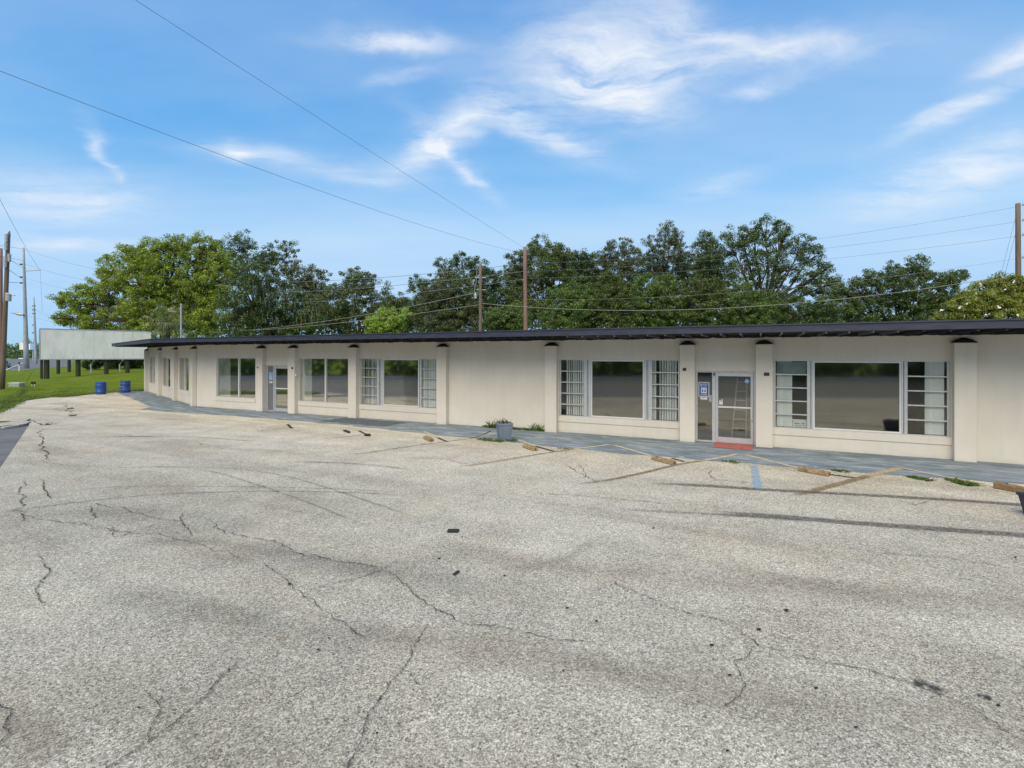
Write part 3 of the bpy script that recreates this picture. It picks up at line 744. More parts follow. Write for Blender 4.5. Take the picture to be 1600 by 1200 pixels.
# windows
GD = -0.285
def bar(mb, fr, s0, s1, z0, z1, d0=-.315, d1=-.25): mb.box(fr, s0, s1, d0, d1, z0, z1)
def frame4(mb, fr, a, b, c, e, w, d0=-.315, d1=-.25):
    bar(mb, fr, a, b, e - w, e, d0, d1); bar(mb, fr, a, b, c, c + w, d0, d1)
    bar(mb, fr, a, a + w, c + w, e - w, d0, d1); bar(mb, fr, b - w, b, c + w, e - w, d0, d1)
def pane(fr, a, b, c, e, par, d=GD):
    mb = MB(); mb.box(fr, a, b, d - .006, d, c, e)
    return build('pane', mb, GLASS, par)
def blind(fr, a, b, c, e, par, gaps=0.1, d=-.338, wdt=.085, ang=None):
    """hanging vertical slats, each turned a little differently"""
    mb = MB(); s = a
    while s < b - .02:
        if random.random() > gaps:
            an = random.gauss(0.55, 0.25) if ang is None else random.gauss(ang, .12); hw = wdt / 2
            dx, dy = hw * math.cos(an), hw * math.sin(an); m_ = s + hw
            o = 0.002 * math.cos(an)
            pts = [(m_ - dx, d - dy), (m_ + dx, d + dy), (m_ + dx, d + dy - .003), (m_ - dx, d - dy - .003)]
            mb.hexa([fr(p[0], p[1], z) for z in (c, e) for p in pts])
        s += wdt * .93
    if mb.f: build('blind', mb, BLIND, par)
def sill(fr, a, b, c, par):
    mb = MB(); mb.box(fr, a - .02, b + .02, -.30, -.172, c - .19, c - .002); build('sill', mb, STUCCO, par, bevel=.006)
def slider(fr, h, mull, bl):
    a, b, c, e = h; mb = MB(); frame4(mb, fr, a, b, c, e, .035)
    w = build('window', mb, ALU, bld)
    mb = MB()
    for m_ in mull: mb = MB(); bar(mb, fr, m_ - .03, m_ + .03, c + .035, e - .035, -.312, -.235); build('mullion', mb, WHITE, w)
    xs = [a + .036] + mull + [b - .036]
    for i in range(len(xs) - 1): pane(fr, xs[i] + (.031 if i else 0), xs[i + 1] - (.031 if i + 2 < len(xs) else 0), c + .036, e - .036, w)
    for (p, q, g_, an) in bl: blind(fr, p, q, c + .05, e - .03, w, g_, ang=an)
    sill(fr, a, b, c, w)
    return w
def jalousie(h, l1, p0, p1, r0, bl, skip_first=False):
    """fixed pane between two five-light louvre windows"""
    a, b, c, e = h; mb = MB(); frame4(mb, FM, a, b, c, e, .03)
    w = build('window', mb, ALU, bld)
    for (x0, x1) in ((l1, p0), (p1, r0)):
        wd = (x1 - x0) * .36
        mb = MB(); bar(mb, FM, x0, x0 + wd, c + .031, e - .031, -.30, -.24); build('mullion', mb, ALU, w)
        mb = MB(); bar(mb, FM, x1 - wd, x1, c + .031, e - .031, -.30, -.24); build('mullion', mb, ALU, w)
        mb = MB(); bar(mb, FM, x0 + wd + .001, x1 - wd - .001, c + .031, e - .031, -.315, -.285); build('mullion_filler', mb, GALV, w)
    mb = MB(); frame4(mb, FM, p0 + .002, p1 - .002, c + .032, e - .032, .035, -.31, -.255); build('pane_frame', mb, WHITE, w)
    pane(FM, p0 + .04, p1 - .04, c + .07, e - .07, w)
    for (x0, x1) in ((a + .031, l1 - .001), (r0 + .001, b - .031)):
        mb = MB(); bar(mb, FM, x0, x0 + .03, c + .032, e - .032, -.29, -.235); bar(mb, FM, x1 - .03, x1, c + .032, e - .032, -.29, -.235)
        build('louvre_frame', mb, ALU, w)
        z0, z1 = c + .032, e - .032; k = (z1 - z0) / 5
        for i in range(5):
            if i: 
                mb = MB(); bar(mb, FM, x0 + .031, x1 - .031, z0 + i * k - .016, z0 + i * k + .016, -.285, -.222); build('louvre_bar', mb, ALU, w)
            mb = MB(); zz0, zz1 = z0 + i * k + .018, z0 + (i + 1) * k - .018
            mb.hexa([FM(s_, d_ + (0.002 if zq == zz0 else 0), zq) for zq in (zz0, zz1) for (s_, d_) in ((x0 + .032, -.276), (x1 - .032, -.276), (x1 - .032, -.270), (x0 + .032, -.270))])
            build('pane', mb, LOUVRE, w)
    for (q0, q1, g_, an) in bl: blind(FM, q0, q1, c + .04, e - .03, w, g_, ang=an)
    sill(FM, a, b, c, w)
    return w
slider(FM, HOLES['A'], [-23.3], [(-24.85, -24.1, 0.0, .15)])
slider(FM, HOLES['B'], [-17.5], [(-19.05, -18.42, 0.0, .15)])
jalousie(HOLES['C'], -14.55, -14.27, -12.43, -12.33, [(-15.4, -14.5, .12, .5), (-12.33, -11.5, .02, .25)])
jalousie(HOLES['D'], -5.50, -5.28, -3.50, -3.27, [(-6.2, -5.5, .0, .55), (-3.28, -2.45, .22, .6)])
wE = jalousie(HOLES['E'], 1.13, 1.25, 3.28, 3.38, [(.33, .72, .05, .3), (3.8, 4.2, .0, .35)])
for h in LH: slider(FL, h, [(h[0] + h[1]) / 2], [(h[0] + .1, h[0] + .6, .3, 1.0)])
# grey sheet behind the right-hand window's top left louvre, making that pane paler
mb = MB(); mb.box(FM, .34, 1.08, -.31, -.30, 2.14, 2.48)
BACKING = simple('grey_backing', (0.25, 0.31, 0.31), 0.5, 0.35, 3); build('backing_sheet', mb, BACKING, wE)

# doors
def storefront(h, side, d0, d1, push=True, solid=False):
    a, b, c, e = h; mb = MB()
    bar(mb, FM, a + .002, b - .002, e - .05, e - .002, -.36, -.26); bar(mb, FM, a + .002, a + .045, 0.01, e - .052, -.36, -.26)
    bar(mb, FM, b - .05, b - .002, 0.01, e - .052, -.36, -.26); bar(mb, FM, side, d0, 0.01, e - .052, -.36, -.26)
    bar(mb, FM, a + .047, side - .002, .01, .05, -.36, -.26)
    fr_ = build('door_frame', mb, ALU, bld)
    if solid:
        mb = MB(); mb.box(FM, a + .047, side - .002, -.33, -.29, .052, e - .054); build('side_panel', mb, GREYP, fr_)
    else: pane(FM, a + .047, side - .002, .052, e - .054, fr_, -.30)
    mb = MB(); z1 = e - .058; z0 = .02
    D0, D1 = -.335, -.285
    bar(mb, FM, d0 + .004, d0 + .075, z0, z1, D0, D1); bar(mb, FM, d1 - .075, d1 - .004, z0, z1, D0, D1)
    bar(mb, FM, d0 + .076, d1 - .076, z1 - .10, z1, D0, D1); bar(mb, FM, d0 + .076, d1 - .076, z0, z0 + .16, D0, D1)
    dr = build('door', mb, ALU, bld)
    mb = MB(); bar(mb, FM, d0 + .076, d1 - .076, 1.08, 1.125, D0, -.27); build('mid_rail', mb, WHITE, dr)
    pane(FM, d0 + .077, d1 - .077, 1.126, z1 - .101, dr, -.305); pane(FM, d0 + .077, d1 - .077, z0 + .161, 1.079, dr, -.305)
    if push:
        mb = MB(); mb.tube([FM(d1 - .045, -.284, .80), FM(d1 - .045, -.235, .82), FM(d1 - .045, -.235, 1.10), FM(d1 - .045, -.284, 1.12)], .018, 8)
        mb.box(FM, d1 - .075, d1 - .02, -.284, -.262, .76, 1.12); build('handle', mb, WHITE, dr)
        mb = MB(); mb.tube([FM(d1 - .03, -.284, .72), FM(d1 - .03, -.262, .72)], .022, 10); build('lock', mb, GALV, dr)
    return fr_, dr
f2, door2 = storefront(HOLES['D2'], -1.43, -1.335, -.285)
f1, door1 = storefront(HOLES['D1'], -20.86, -20.80, -19.66, True, True)
mb = MB(); mb.box(FM, -1.39, -1.35, -.258, -.20, 2.06, 2.14); build('door_chime', mb, DARKMETAL, f2)

# signs and stickers
def slab(fr, a, b, c, e, d, t=.004):
    mb = MB(); mb.box(fr, a, b, d - t, d, c, e); return mb
def glyph_bars(fr, rows, d, parent, mat, name='lettering'):
    mb = MB()
    for (a, b, c, e) in rows: mb.box(fr, a, b, d - .0015, d, c, e)
    return build(name, mb, mat, parent)
def words(fr, a, b, z, h, seed, gapp=.18):
    """a line of tiny illegible print: short strokes in word groups"""
    r = random.Random(seed); out = []; s = a
    while s < b:
        w = h * r.uniform(.3, .55)
        if s + w > b: break
        if r.random() > gapp: out.append((s, s + w, z + h * r.choice((0, 0, .25)), z + h * r.choice((.75, 1, 1))))
        s += w + h * .22
    return out
sd = -.292
sg = thing('accessibility_sign', FM(-1.67, -.3, 1.7), 'blue and white notice with two dark figures on the glass left of the door', 'sign')
build('border', slab(FM, -1.83, -1.515, 1.395, 1.845, sd, .004), WHITE, sg)
build('blue_field', slab(FM, -1.81, -1.535, 1.415, 1.825, sd + .003, .002), BLUESIGN, sg)
build('white_square', slab(FM, -1.755, -1.59, 1.50, 1.675, sd + .006, .002), WHITE, sg)
mb = MB()
for cx in (-1.708, -1.637):
    mb.box(FM, cx - .018, cx + .018, sd + .0065, sd + .009, 1.535, 1.605); mb.box(FM, cx - .012, cx + .012, sd + .0065, sd + .009, 1.613, 1.642)
build('figures', mb, BLUESIGN, sg)
glyph_bars(FM, words(FM, -1.79, -1.56, 1.765, .035, 4, .05) + words(FM, -1.78, -1.57, 1.71, .03, 5, .05) + words(FM, -1.76, -1.58, 1.44, .028, 6, .05), sd + .0065, sg, WHITE)
lb = tag(build('notice', slab(FM, -1.775, -1.575, 1.305, 1.385, sd, .003), WHITE), 'small white notice stuck below the blue sign on the side glass', 'notice')
RED = simple('red_print', (0.5, 0.05, 0.04), 0.6, 0.05); glyph_bars(FM, words(FM, -1.74, -1.61, 1.345, .022, 8), sd + .002, lb, RED)
tag(build('mail_flap', slab(FM, -1.525, -1.445, 1.24, 1.45, sd, .012), GALV, bevel=.003), 'narrow grey metal box on the side glass beside the door frame', 'box')
def ngon_prism(fr, cs, cz, r, d, n=8, t=.003, sx=1.0):
    mb = MB(); top = [fr(cs + r * sx * math.cos(2 * math.pi * (i + .5) / n), d, cz + r * math.sin(2 * math.pi * (i + .5) / n)) for i in range(n)]
    bt = [fr(cs + r * sx * math.cos(2 * math.pi * (i + .5) / n), d - t, cz + r * math.sin(2 * math.pi * (i + .5) / n)) for i in range(n)]
    mb.poly(top); mb.poly(bt[::-1])
    for i in range(n): mb.poly([bt[i], bt[(i + 1) % n], top[(i + 1) % n], top[i]])
    return mb
st = tag(build('alarm_sticker', ngon_prism(FM, -.46, 1.90, .068, -.299, 6), LBLUE), 'light blue six sided sticker at the top right of the door glass', 'sticker')
glyph_bars(FM, [(-.50, -.42, 1.895, 1.91)], -.2965, st, WHITE)
mb = MB(); mb.box(FM, -1.235, -1.13, -.303, -.299, 1.17, 1.265); mb.box(FM, -1.225, -1.195, -.303, -.299, 1.266, 1.31); mb.box(FM, -1.165, -1.135, -.303, -.299, 1.266, 1.33)
tag(build('paper_decal', mb, WHITE), 'small white notched decal low on the upper door glass', 'sticker')
# wheelchair sign on the grey panel of the far door
sg = thing('wheelchair_sign', FM(-21.05, -.29, 1.7), 'blue sign with a white wheelchair symbol on the grey door panel', 'sign')
d_ = -.286
build('blue_field', slab(FM, -21.19, -20.93, 1.48, 1.86, d_, .004), LBLUE, sg)
mb = MB(); cx, cz = -21.07, 1.60
ring = [(cx + .075 * math.cos(t_), cz + .075 * math.sin(t_)) for t_ in np.linspace(math.radians(120), math.radians(370), 14)]
mb.tube([FM(a, d_ + .004, b) for a, b in ring], .014, 5)
mb.tube([FM(cx - .01, d_ + .004, 1.75), FM(cx, d_ + .004, 1.655), FM(cx + .065, d_ + .004, 1.65), FM(cx + .095, d_ + .004, 1.55), FM(cx + .12, d_ + .004, 1.555)], .016, 5)
mb.tube([FM(cx - .012, d_ + .004, 1.79), FM(cx - .008, d_ + .004, 1.775)], .022, 8); build('wheelchair_symbol', mb, WHITE, sg)
lb = tag(build('notice', slab(FM, -21.17, -20.95, 1.34, 1.43, d_, .003), WHITE), 'white notice on the grey panel below the wheelchair sign', 'notice')
glyph_bars(FM, words(FM, -21.14, -20.98, 1.375, .025, 11), d_ + .002, lb, BLACK)
# white card standing inside the louvre window
cd = tag(build('window_card', slab(FM, .74, 1.10, .60, .83, -.325, .006), WHITE), 'white card with two lines of black print inside the right window corner', 'card')
glyph_bars(FM, words(FM, .79, .93, .695, .03, 21, .02) + words(FM, .98, 1.05, .695, .034, 22, .02) + words(FM, .79, 1.06, .64, .022, 23, .12), -.3225, cd, BLACK)
# small stubs of old fittings on the pilasters
def stub(fr, s, z, r, nm, parent=bld, w=1.0):
    mb = MB(); mb.tube([fr(s, 0.0, z), fr(s, 0.028, z)], r, 9)
    mb.box(fr, s - r * 1.25 * w, s + r * 1.25 * w, 0.0, .006, z - r * 1.1, z + r * 1.1); build(nm, mb, DARKMETAL, parent)
stub(FM, -2.21, 2.24, .042, 'bracket_stub'); stub(FM, 0.065, 2.13, .045, 'bracket_stub', w=1.3); stub(FM, -21.6, 2.08, .03, 'bracket_stub'); stub(FM, -19.28, 2.08, .04, 'bracket_stub')
mb = MB(); mb.box(FM, -19.149, -19.09, -.12, -.03, 1.72, 1.83); build('wall_socket', mb, WHITE, bld, bevel=.006)
# vent pipe on the roof
vp = at(283, 527, 34); mb = MB(); mb.tube([(vp.x, vp.y, 3.44), (vp.x, vp.y, CH + (HY - 476) / F * 34)], .055, 10)
mb.lathe((vp.x, vp.y, CH + (HY - 476) / F * 34), [(.075, -.03), (.075, .05), (.02, .07)], 10)
tag(build('vent_pipe', mb, GALV, origin=(vp.x, vp.y, 3.44), smooth=False), 'slim grey pipe standing on the roof in front of the palm', 'pipe')
# ladder behind the door glass
lad = thing('step_ladder', FM(-.6, -1.5, .04), 'pale step ladder standing inside behind the door glass', 'ladder')
for sx in (-.0, .42):
    mb = MB(); mb.hexa([FM(x, d, z) for (z, k) in ((.04, 0), (1.95, 1)) for (x, d) in ((-.95 + sx + k * (.17 - sx * .35), -1.5), (-.91 + sx + k * (.17 - sx * .35), -1.5), (-.91 + sx + k * (.17 - sx * .35), -1.56), (-.95 + sx + k * (.17 - sx * .35), -1.56))])
    build('rail', mb, ALU, lad)
for k in range(6):
    z = .3 + k * .3; u_ = z / 1.95
    mb = MB(); mb.box(FM, -.91 + u_ * .17, -.53 + u_ * .02, -1.565, -1.49, z, z + .03); build('step', mb, ALU, lad)

# door mat
mb = MB(); mb.box(FM, -1.33, -.30, -.165, .66, .012, .035)
dm = build('door_mat', mb, MATR, origin=FM(-.8, .1, .01), bevel=.006); tag(dm, 'faded red door mat in front of the glass door', 'mat')
mb = MB()
for k in range(26): mb.box(FM, -1.31 + k * .0388, -1.295 + k * .0388, -.15, .645, .035, .040)
build('rib', mb, MATR, dm)

# ------------------------------------------------------------------ things on the lot
def wheel_stop(pa, pb, w, h, mat, label, bolts=True):
    a, b = pa, pb; dv = (b - a).normalized(); sd = Vector((-dv.y, dv.x, 0))
    if sd.y < 0: sd = -sd
    t = thing('wheel_stop', (a + b) / 2, label, 'wheel stop', 'wheel stops along the parking bays')
    mb = MB(); n = 7; prof = [(0, 0), (w, 0), (w, h * .9), (w * .92, h), (w * .08, h), (0, h * .9)]
    rows = []
    for i in range(n + 1):
        c = a.lerp(b, i / n); rows.append([c + sd * (p + random.gauss(0, .004)) + Vector((0, 0, max(0.013, q + random.gauss(0, .004)))) for p, q in prof])
    base = len(mb.v)
    for r in rows: mb.v += [tuple(v) for v in r]
    m_ = len(prof)
    for i in range(n):
        for k in range(m_): mb.f.append((i * m_ + k, i * m_ + (k + 1) % m_, (i + 1) * m_ + (k + 1) % m_, (i + 1) * m_ + k))
    mb.f.append(tuple(range(m_))[::-1]); mb.f.append(tuple(n * m_ + k for k in range(m_)))
    build('timber', mb, mat, t)
    mb = MB(); L = (b - a).length
    for k in (.18, .82):
        c = a.lerp(b, k) + sd * w * .5; mb.lathe((c.x, c.y, h), [(.0, .012), (.02, .012), (.022, 0), (.022, -.02)], 8)
    build('spike_head', mb, DARKMETAL, t)
    mb = MB(); c = b + dv * .003 + sd * w * .5
    mb.tube([c + Vector((0, 0, h * .5)) - dv * .01, c + Vector((0, 0, h * .5)) + dv * .004], h * .24, 8); build('end_hole', mb, BLACK, t)
wheel_stop(gp(661, 686), gp(671, 690.5), .15, .10, STOPY, 'short yellow wheel stop left of the square planter')
wheel_stop(gp(816.5, 699.5), gp(833, 705), .15, .095, STOPY, 'faded yellow wheel stop just right of the square planter')
wheel_stop(gp(1017.6, 718.6), gp(1050, 727), .15, .095, STOPY, 'faded yellow wheel stop left of the blue painted line')
wheel_stop(gp(1246, 736), gp(1293, 745), .15, .095, STOPY, 'faded yellow wheel stop right of the blue painted line')
wheel_stop(gp(1552, 763), gp(1660, 783), .17, .12, STOPB, 'weathered brown timber wheel stop beside the dark navy planter')

def scrap(pxs, h, label, mat=BLACK, name='scrap', cat='debris', group=None):
    P = [gp(*p) for p in pxs]; mb = MB(); n = len(P)
    mb.poly([p + Vector((0, 0, h)) for p in P]); mb.poly([p + Vector((0, 0, .012)) for p in P][::-1])
    for i in range(n): mb.poly([P[i] + Vector((0, 0, .012)), P[(i + 1) % n] + Vector((0, 0, .012)), P[(i + 1) % n] + Vector((0, 0, h)), P[i] + Vector((0, 0, h))])
    c = sum(P, Vector()) / n
    return tag(build(name, mb, mat, origin=c), label, cat, group)
scrap([(698.5, 833), (716, 833), (718, 828), (700, 828)], .018, 'flat black rectangular scrap lying in the middle of the lot')
scrap([(707, 899), (711, 900.5), (719, 894), (715, 893)], .018, 'small slanted dark chip with pale edge on the asphalt')
scrap([(536, 674), (545, 677.5), (547, 676), (540, 673.5)], .05, 'short dark wood offcut near the far parking bays')
scrap([(569, 681.5), (578, 682), (579, 680), (570, 679.5)], .05, 'dark broken bit of a wheel stop at the end of a faded line')
BITL = 'tiny dark bit of debris on the pale asphalt'
for (x, y, r) in [(686, 874, 4), (497, 1017, 4), (514, 999, 3), (1228, 955, 6), (822, 980, 3), (932, 972, 4), (589, 1148, 4), (217, 1108, 4), (1275, 1077, 5), (1140, 1057, 5), (1337, 1139, 5), (1185, 985, 6),
                  (1112, 1010, 5), (886, 951, 4), (452, 914, 3), (789, 901, 3), (1136, 1176, 4), (1560, 1105, 5), (880, 1050, 3), (722, 840, 2), (1021, 826, 3), (1587, 872, 3)]:
    a = random.uniform(0, 3); pts = []
    for k in range(6):
        w = a + k * math.pi / 3; rr = .75 * r * random.uniform(.6, 1.1); pts.append((x + rr * math.cos(w), y + rr * .45 * math.sin(w)))
    o = scrap(pts[::-1], random.uniform(.014, .019), BITL, BLACK, 'debris', 'debris', 'dark bits scattered on the lot')

# loose grit
gv = MB(); rg = np.random.default_rng(55)
for k in range(2600):
    y = 3.2 + 9 * rg.uniform() ** 1.6; x = rg.uniform(-1.05, 1.05) * y; r_ = rg.uniform(.003, .009); a = rg.uniform(0, 6.28)
    p3 = [(x + r_ * math.cos(a + w) * rg.uniform(.7, 1.2), y + r_ * math.sin(a + w), .001) for w in (0, 2.1, 4.2)]; b_ = len(gv.v)
    gv.v += p3 + [(x, y, .002 + r_ * .8)]; gv.f += [(b_, b_ + 1, b_ + 3), (b_ + 1, b_ + 2, b_ + 3), (b_ + 2, b_, b_ + 3)]
GRIT = simple('grey_grit', (0.36, 0.34, 0.30), 0.9, 0.9, 40)
tag(build('grit', gv, GRIT), 'loose grey grit lying on the worn asphalt', 'grit', kind='stuff')

# square tapered planter
def planter(c, w_top, w_bot, h, rot, mat, label, rim=.035):
    t = thing('planter', (c.x, c.y, .006), label, 'planter')
    def ring(w, z): return [Vector((c.x, c.y, z)) + Matrix.Rotation(rot, 3, 'Z') @ Vector((sx * w / 2, sy * w / 2, 0)) for sx, sy in ((-1, -1), (1, -1), (1, 1), (-1, 1))]
    mb = MB(); z = .008
    L = [ring(w_bot, z), ring(w_top * .97, z + h - .05), ring(w_top * 1.03, z + h - .05), ring(w_top * 1.03, z + h), ring(w_top - 2 * rim, z + h), ring(w_top - 2 * rim - .02, z + h - .12)]
    for r0, r1 in zip(L, L[1:]):
        for i in range(4): mb.poly([r0[i], r0[(i + 1) % 4], r1[(i + 1) % 4], r1[i]])
    mb.poly(L[0][::-1]); build('pot', mb, mat, t, bevel=.008)
    mb = MB(); mb.poly(ring(w_top - 2 * rim - .005, z + h - .07)); build('soil', mb, SOIL, t)
    return t, z + h
PC = gp(788, 687.5)
pt, ptop = planter(PC, .47, .36, .54, math.radians(12), PLANT, 'square tapered blue grey planter with dry spiky plants by the blank wall')
G_DRY = m_leaf('dry_leaf', (0.091, 0.072, 0.039), (0.260, 0.208, 0.117), 0.2, (0.130, 0.182, 0.065))
mb = MB(); r = np.random.default_rng(5)
for k in range(24):
    a = r.uniform(0, 6.28); b0 = Vector((PC.x + r.uniform(-.14, .14), PC.y + r.uniform(-.14, .14), ptop - .08)); L = r.uniform(.16, .36)
    dirv = Vector((math.cos(a) * r.uniform(.2, 1.0), math.sin(a) * r.uniform(.2, 1.0), 1)).normalized(); sdv = Vector((-math.sin(a), math.cos(a), 0)) * .016
    m1 = b0 + dirv * L * .55; tip = b0 + dirv * L + Vector((math.cos(a), math.sin(a), -.5)) * L * .25
    mb.poly([b0 - sdv * .6, b0 + sdv * .6, m1 + sdv, m1 - sdv]); mb.poly([m1 - sdv, m1 + sdv, tip])
pl_ = tag(build('dry_plant', mb, G_DRY, origin=(PC.x, PC.y, ptop - .08)), 'brown spiky half dead plant growing in the square planter', 'plant')
planter(Vector((8.84, 8.35, 0)), .56, .44, .36, math.radians(-6), PLANTD, 'dark navy planter cut off at the right edge of the lot')

# weeds
def weed(centers, count, h, spread, label, mat=G_WEED, seed=1, lean=.9, w=.014):
    mb = blades('w', centers, count, h, spread, mat, seed, lean, w)
    c = Vector(centers[0]); return tag(build('weed', mb, mat, origin=(c.x, c.y, 0)), label, 'weed')
weed([tuple(FM(s, -.12 + random.uniform(-.05, .12), .006)) for s in np.arange(-9.3, -6.95, .07)], 22, .075, .09, 'row of low green weeds along the foot of the blank wall', seed=2, lean=.8)
weed([tuple(FM(s, -.10, .006)) for s in (-9.12, -8.95, -8.8)], 12, .24, .07, 'tall thin weeds sprouting against the blank wall left of the planter', seed=12, lean=.55, w=.012)
weed([tuple(FM(s, -.10, .006)) for s in (-7.35, -7.2, -7.1)], 12, .24, .07, 'tall thin weeds sprouting at the foot of the pilaster right of the planter', seed=3, lean=.55, w=.012)
weed([tuple(gp(x, y, 0.006)) for x, y in ((755, 687), (762, 688), (772, 689), (780, 690), (800, 689))], 60, .06, .16, 'flat weeds around the foot of the square planter', seed=4, lean=1.2)
weed([tuple(gp(x, y, 0.006)) for x, y in ((1428, 746), (1438, 748), (1448, 750))], 70, .035, .12, 'flat green weed patch on the walkway edge nearer the corner pilaster', seed=5, lean=1.6, w=.02)
weed([tuple(gp(x, y, 0.006)) for x, y in ((1492, 752), (1502, 755), (1509, 757), (1516, 757))], 80, .045, .13, 'larger green weed patch left of the brown timber wheel stop', seed=6, lean=1.6, w=.022)
weed([tuple(gp(x, y, 0.006)) for x, y in ((1138, 721), (1148, 722.5))], 40, .04, .14, 'thin dark weeds at the walkway edge below the door mat', seed=7, lean=1.5)
weed([tuple(gp(x, y, 0.006)) for x, y in ((1308, 735.5), (1318, 737))], 40, .04, .13, 'thin dark weeds at the walkway edge right of a wheel stop', seed=8, lean=1.5)
weed([tuple(gp(x, y, 0.006)) for x, y in ((878, 701), (888, 701.5))], 30, .03, .13, 'thin brownish weeds beside a faded line right of the planter', G_DRY, seed=9, lean=1.5)
for n_, (x, y, l_) in enumerate(((113, 650, 'weed in the far lot crack, the one nearest the camera'), (110, 639, 'weed in the far lot crack nearest the grass'), (72, 664, 'weed in the crack beside the kerb end at the left'))):
    weed([tuple(gp(x, y, 0.006))], 34, .07, .14, l_, seed=30 + n_, lean=1.2)

# blue drums
def drum(p, label, hole):
    t = thing('barrel', (p.x, p.y, 0), label, 'barrel', 'blue plastic barrels at the lot edge')
    mb = MB(); prof = [(.0, .01), (.27, .01), (.285, .03), (.295, .12), (.30, .16), (.315, .18), (.315, .20), (.30, .22), (.305, .42), (.30, .58), (.315, .60), (.315, .62), (.30, .64), (.295, .78), (.30, .80), (.305, .83), (.28, .835), (.27, .80), (.26, .3), (.0, .28)]
    mb.lathe((p.x, p.y, 0.0), prof, 24); build('drum', mb, BLUEPL, t, smooth=True)
    mb = MB(); a = math.radians(-20); e = p + Vector((math.cos(a) * .30, math.sin(a) * .30, .36))
    mb.tube([e, e + Vector((.09, -.03, 0)), e + Vector((.10, -.03, -.04))], .016, 6); build('handle', mb, DARKMETAL, t)
    if hole:
        mb = MB(); pts = []
        for w in np.linspace(math.radians(200), math.radians(300), 9): pts.append((p.x + .318 * math.cos(w), p.y + .318 * math.sin(w), .40 + .05 * math.sin(3 * w)))
        mb.tube(pts, .022, 6); build('strap', mb, WIREP, t)
        mb = MB(); mb.tube([(p.x - .24, p.y - .05, .8), (p.x - .25, p.y - .05, .92)], .02, 6); build('peg', mb, DARKMETAL, t)
drum(gp(157.5, 616), 'blue plastic barrel at the lot edge, the one farther from the building', False)
drum(gp(196, 613.5), 'blue plastic barrel with a pale strap, closer to the building', True)

# ------------------------------------------------------------------ billboard seen on the bank
bb = thing('billboard', at(120, 585, 56), 'blank weathered white billboard on dark posts behind the grass bank', 'billboard')
BL = at(63, 554, 50); BR = at(236, 554, 56.3); BU = (BR - BL); BLN = BU.length; BU.normalize(); BNV = Vector((BU.y, -BU.x, 0))
if BNV.y > 0: BNV = -BNV
def FB(s, d, z=0.0): return Vector((BL.x, BL.y, 0)) + BU * s + BNV * d + Vector((0, 0, z))
zb, zt = 2.22, 5.25
npan = 11
for k in range(npan):
    a = BLN * k / npan; b = BLN * (k + 1) / npan
    mb = MB(); mb.box(FB, a + .008, b - .008, -.03 + random.uniform(-.008, .008), .03 + random.uniform(0, .012), zb + .05, zt - .05); build('panel', mb, BOARD, bb)
mb = MB(); mb.box(FB, -.06, BLN, -.05, .06, zt - .05, zt + .04); mb.box(FB, -.06, BLN, -.05, .06, zb - .05, zb + .048); mb.box(FB, -.10, -.002, -.05, .06, zb + .05, zt - .051); build('edge_trim', mb, GALV, bb)
mb = MB(); mb.box(FB, .0, .22, -.42, -.2, .3, 4.2); build('post', mb, POST, bb)
for (px, yb, Y) in ((73, 597, 50.9), (122, 590, 54.2), (166, 585, 57.3), (199, 582, 59.8), (91, 577, 62), (108, 575, 66)):
    if Y < 61:
        a_ = (px - 800) / F; s_ = (a_ * BL.y - BL.x) / (BU.x - a_ * BU.y); Y = BL.y + BU.y * s_ + .25
    q = at(px, yb, Y); mb = MB(); mb.tube([(q.x, q.y, -0.3), (q.x, q.y, 2.3 if Y < 61 else 3.6)], .21 if Y < 61 else .18, 10); build('post', mb, POST, bb)
    if Y < 61: 
        mb = MB(); mb.tube([(q.x + .05, q.y + .1, 2.1), (q.x + .1, q.y + .9, 3.2)], .07, 6); build('brace', mb, POST, bb)
for px in (143, 188): # pale bent pipes under it
    q = at(px, 583, 60); mb = MB(); mb.tube([(q.x, q.y, 0.3), (q.x - .1, q.y, 1.5), (q.x + .35, q.y, 2.1)], .07, 6); build('pipe', mb, GALV, bb)
# box and small stand on the bank
q = gp(26, 607); mb = MB(); mb.box(lambda s, d, z: Vector((q.x + s, q.y - d, z)), -.42, .42, -.25, .25, .0, .42)
ub = build('utility_box', mb, GALV, origin=q, bevel=.03); tag(ub, 'low grey utility box on the grass by the leaning pole', 'utility box')
mb = MB(); mb.box(lambda s, d, z: Vector((q.x + s, q.y - d, z)), -.45, .45, -.28, .28, .42, .46); build('lid', mb, WHITE, ub)
q = gp(52, 606); st_ = thing('small_stand', q, 'small dark stand with two pale legs on the grass', 'stand')
mb = MB(); mb.box(lambda s, d, z: Vector((q.x + s, q.y - d, z)), -.16, .16, -.05, .05, .30, .50); build('head', mb, BLACK, st_)
for sx in (-.13, .13): mb = MB(); mb.tube([(q.x + sx, q.y, 0), (q.x + sx * .8, q.y, .30)], .035, 6); build('leg', mb, WHITE, st_)

# ------------------------------------------------------------------ poles
def pole(name, base, top, r0, r1, mat, label, group=None, cat='utility pole'):
    t = thing(name, base, label, cat, group)
    mb = MB(); n = 6; mb.tube([Vector(base).lerp(Vector(top), i / n) for i in range(n + 1)], [r0 + (r1 - r0) * i / n for i in range(n + 1)], 14)
    build('shaft', mb, mat, t, smooth=True); return t
def insul(t, p, d, L=.35, r=.06, mat=GALV):
    mb = MB(); e = Vector(p) + Vector(d).normalized() * L; mb.tube([p, e], [r * .4, r * .4], 6); build('bracket', mb, mat, t)
    mb = MB(); mb.tube([e, e + Vector((0, 0, .10)), e + Vector((0, 0, .2))], [r, r * 1.2, r * .5], 8); build('insulator', mb, mat, t)
    return e + Vector((0, 0, .2))
GU = 'utility poles around the site'
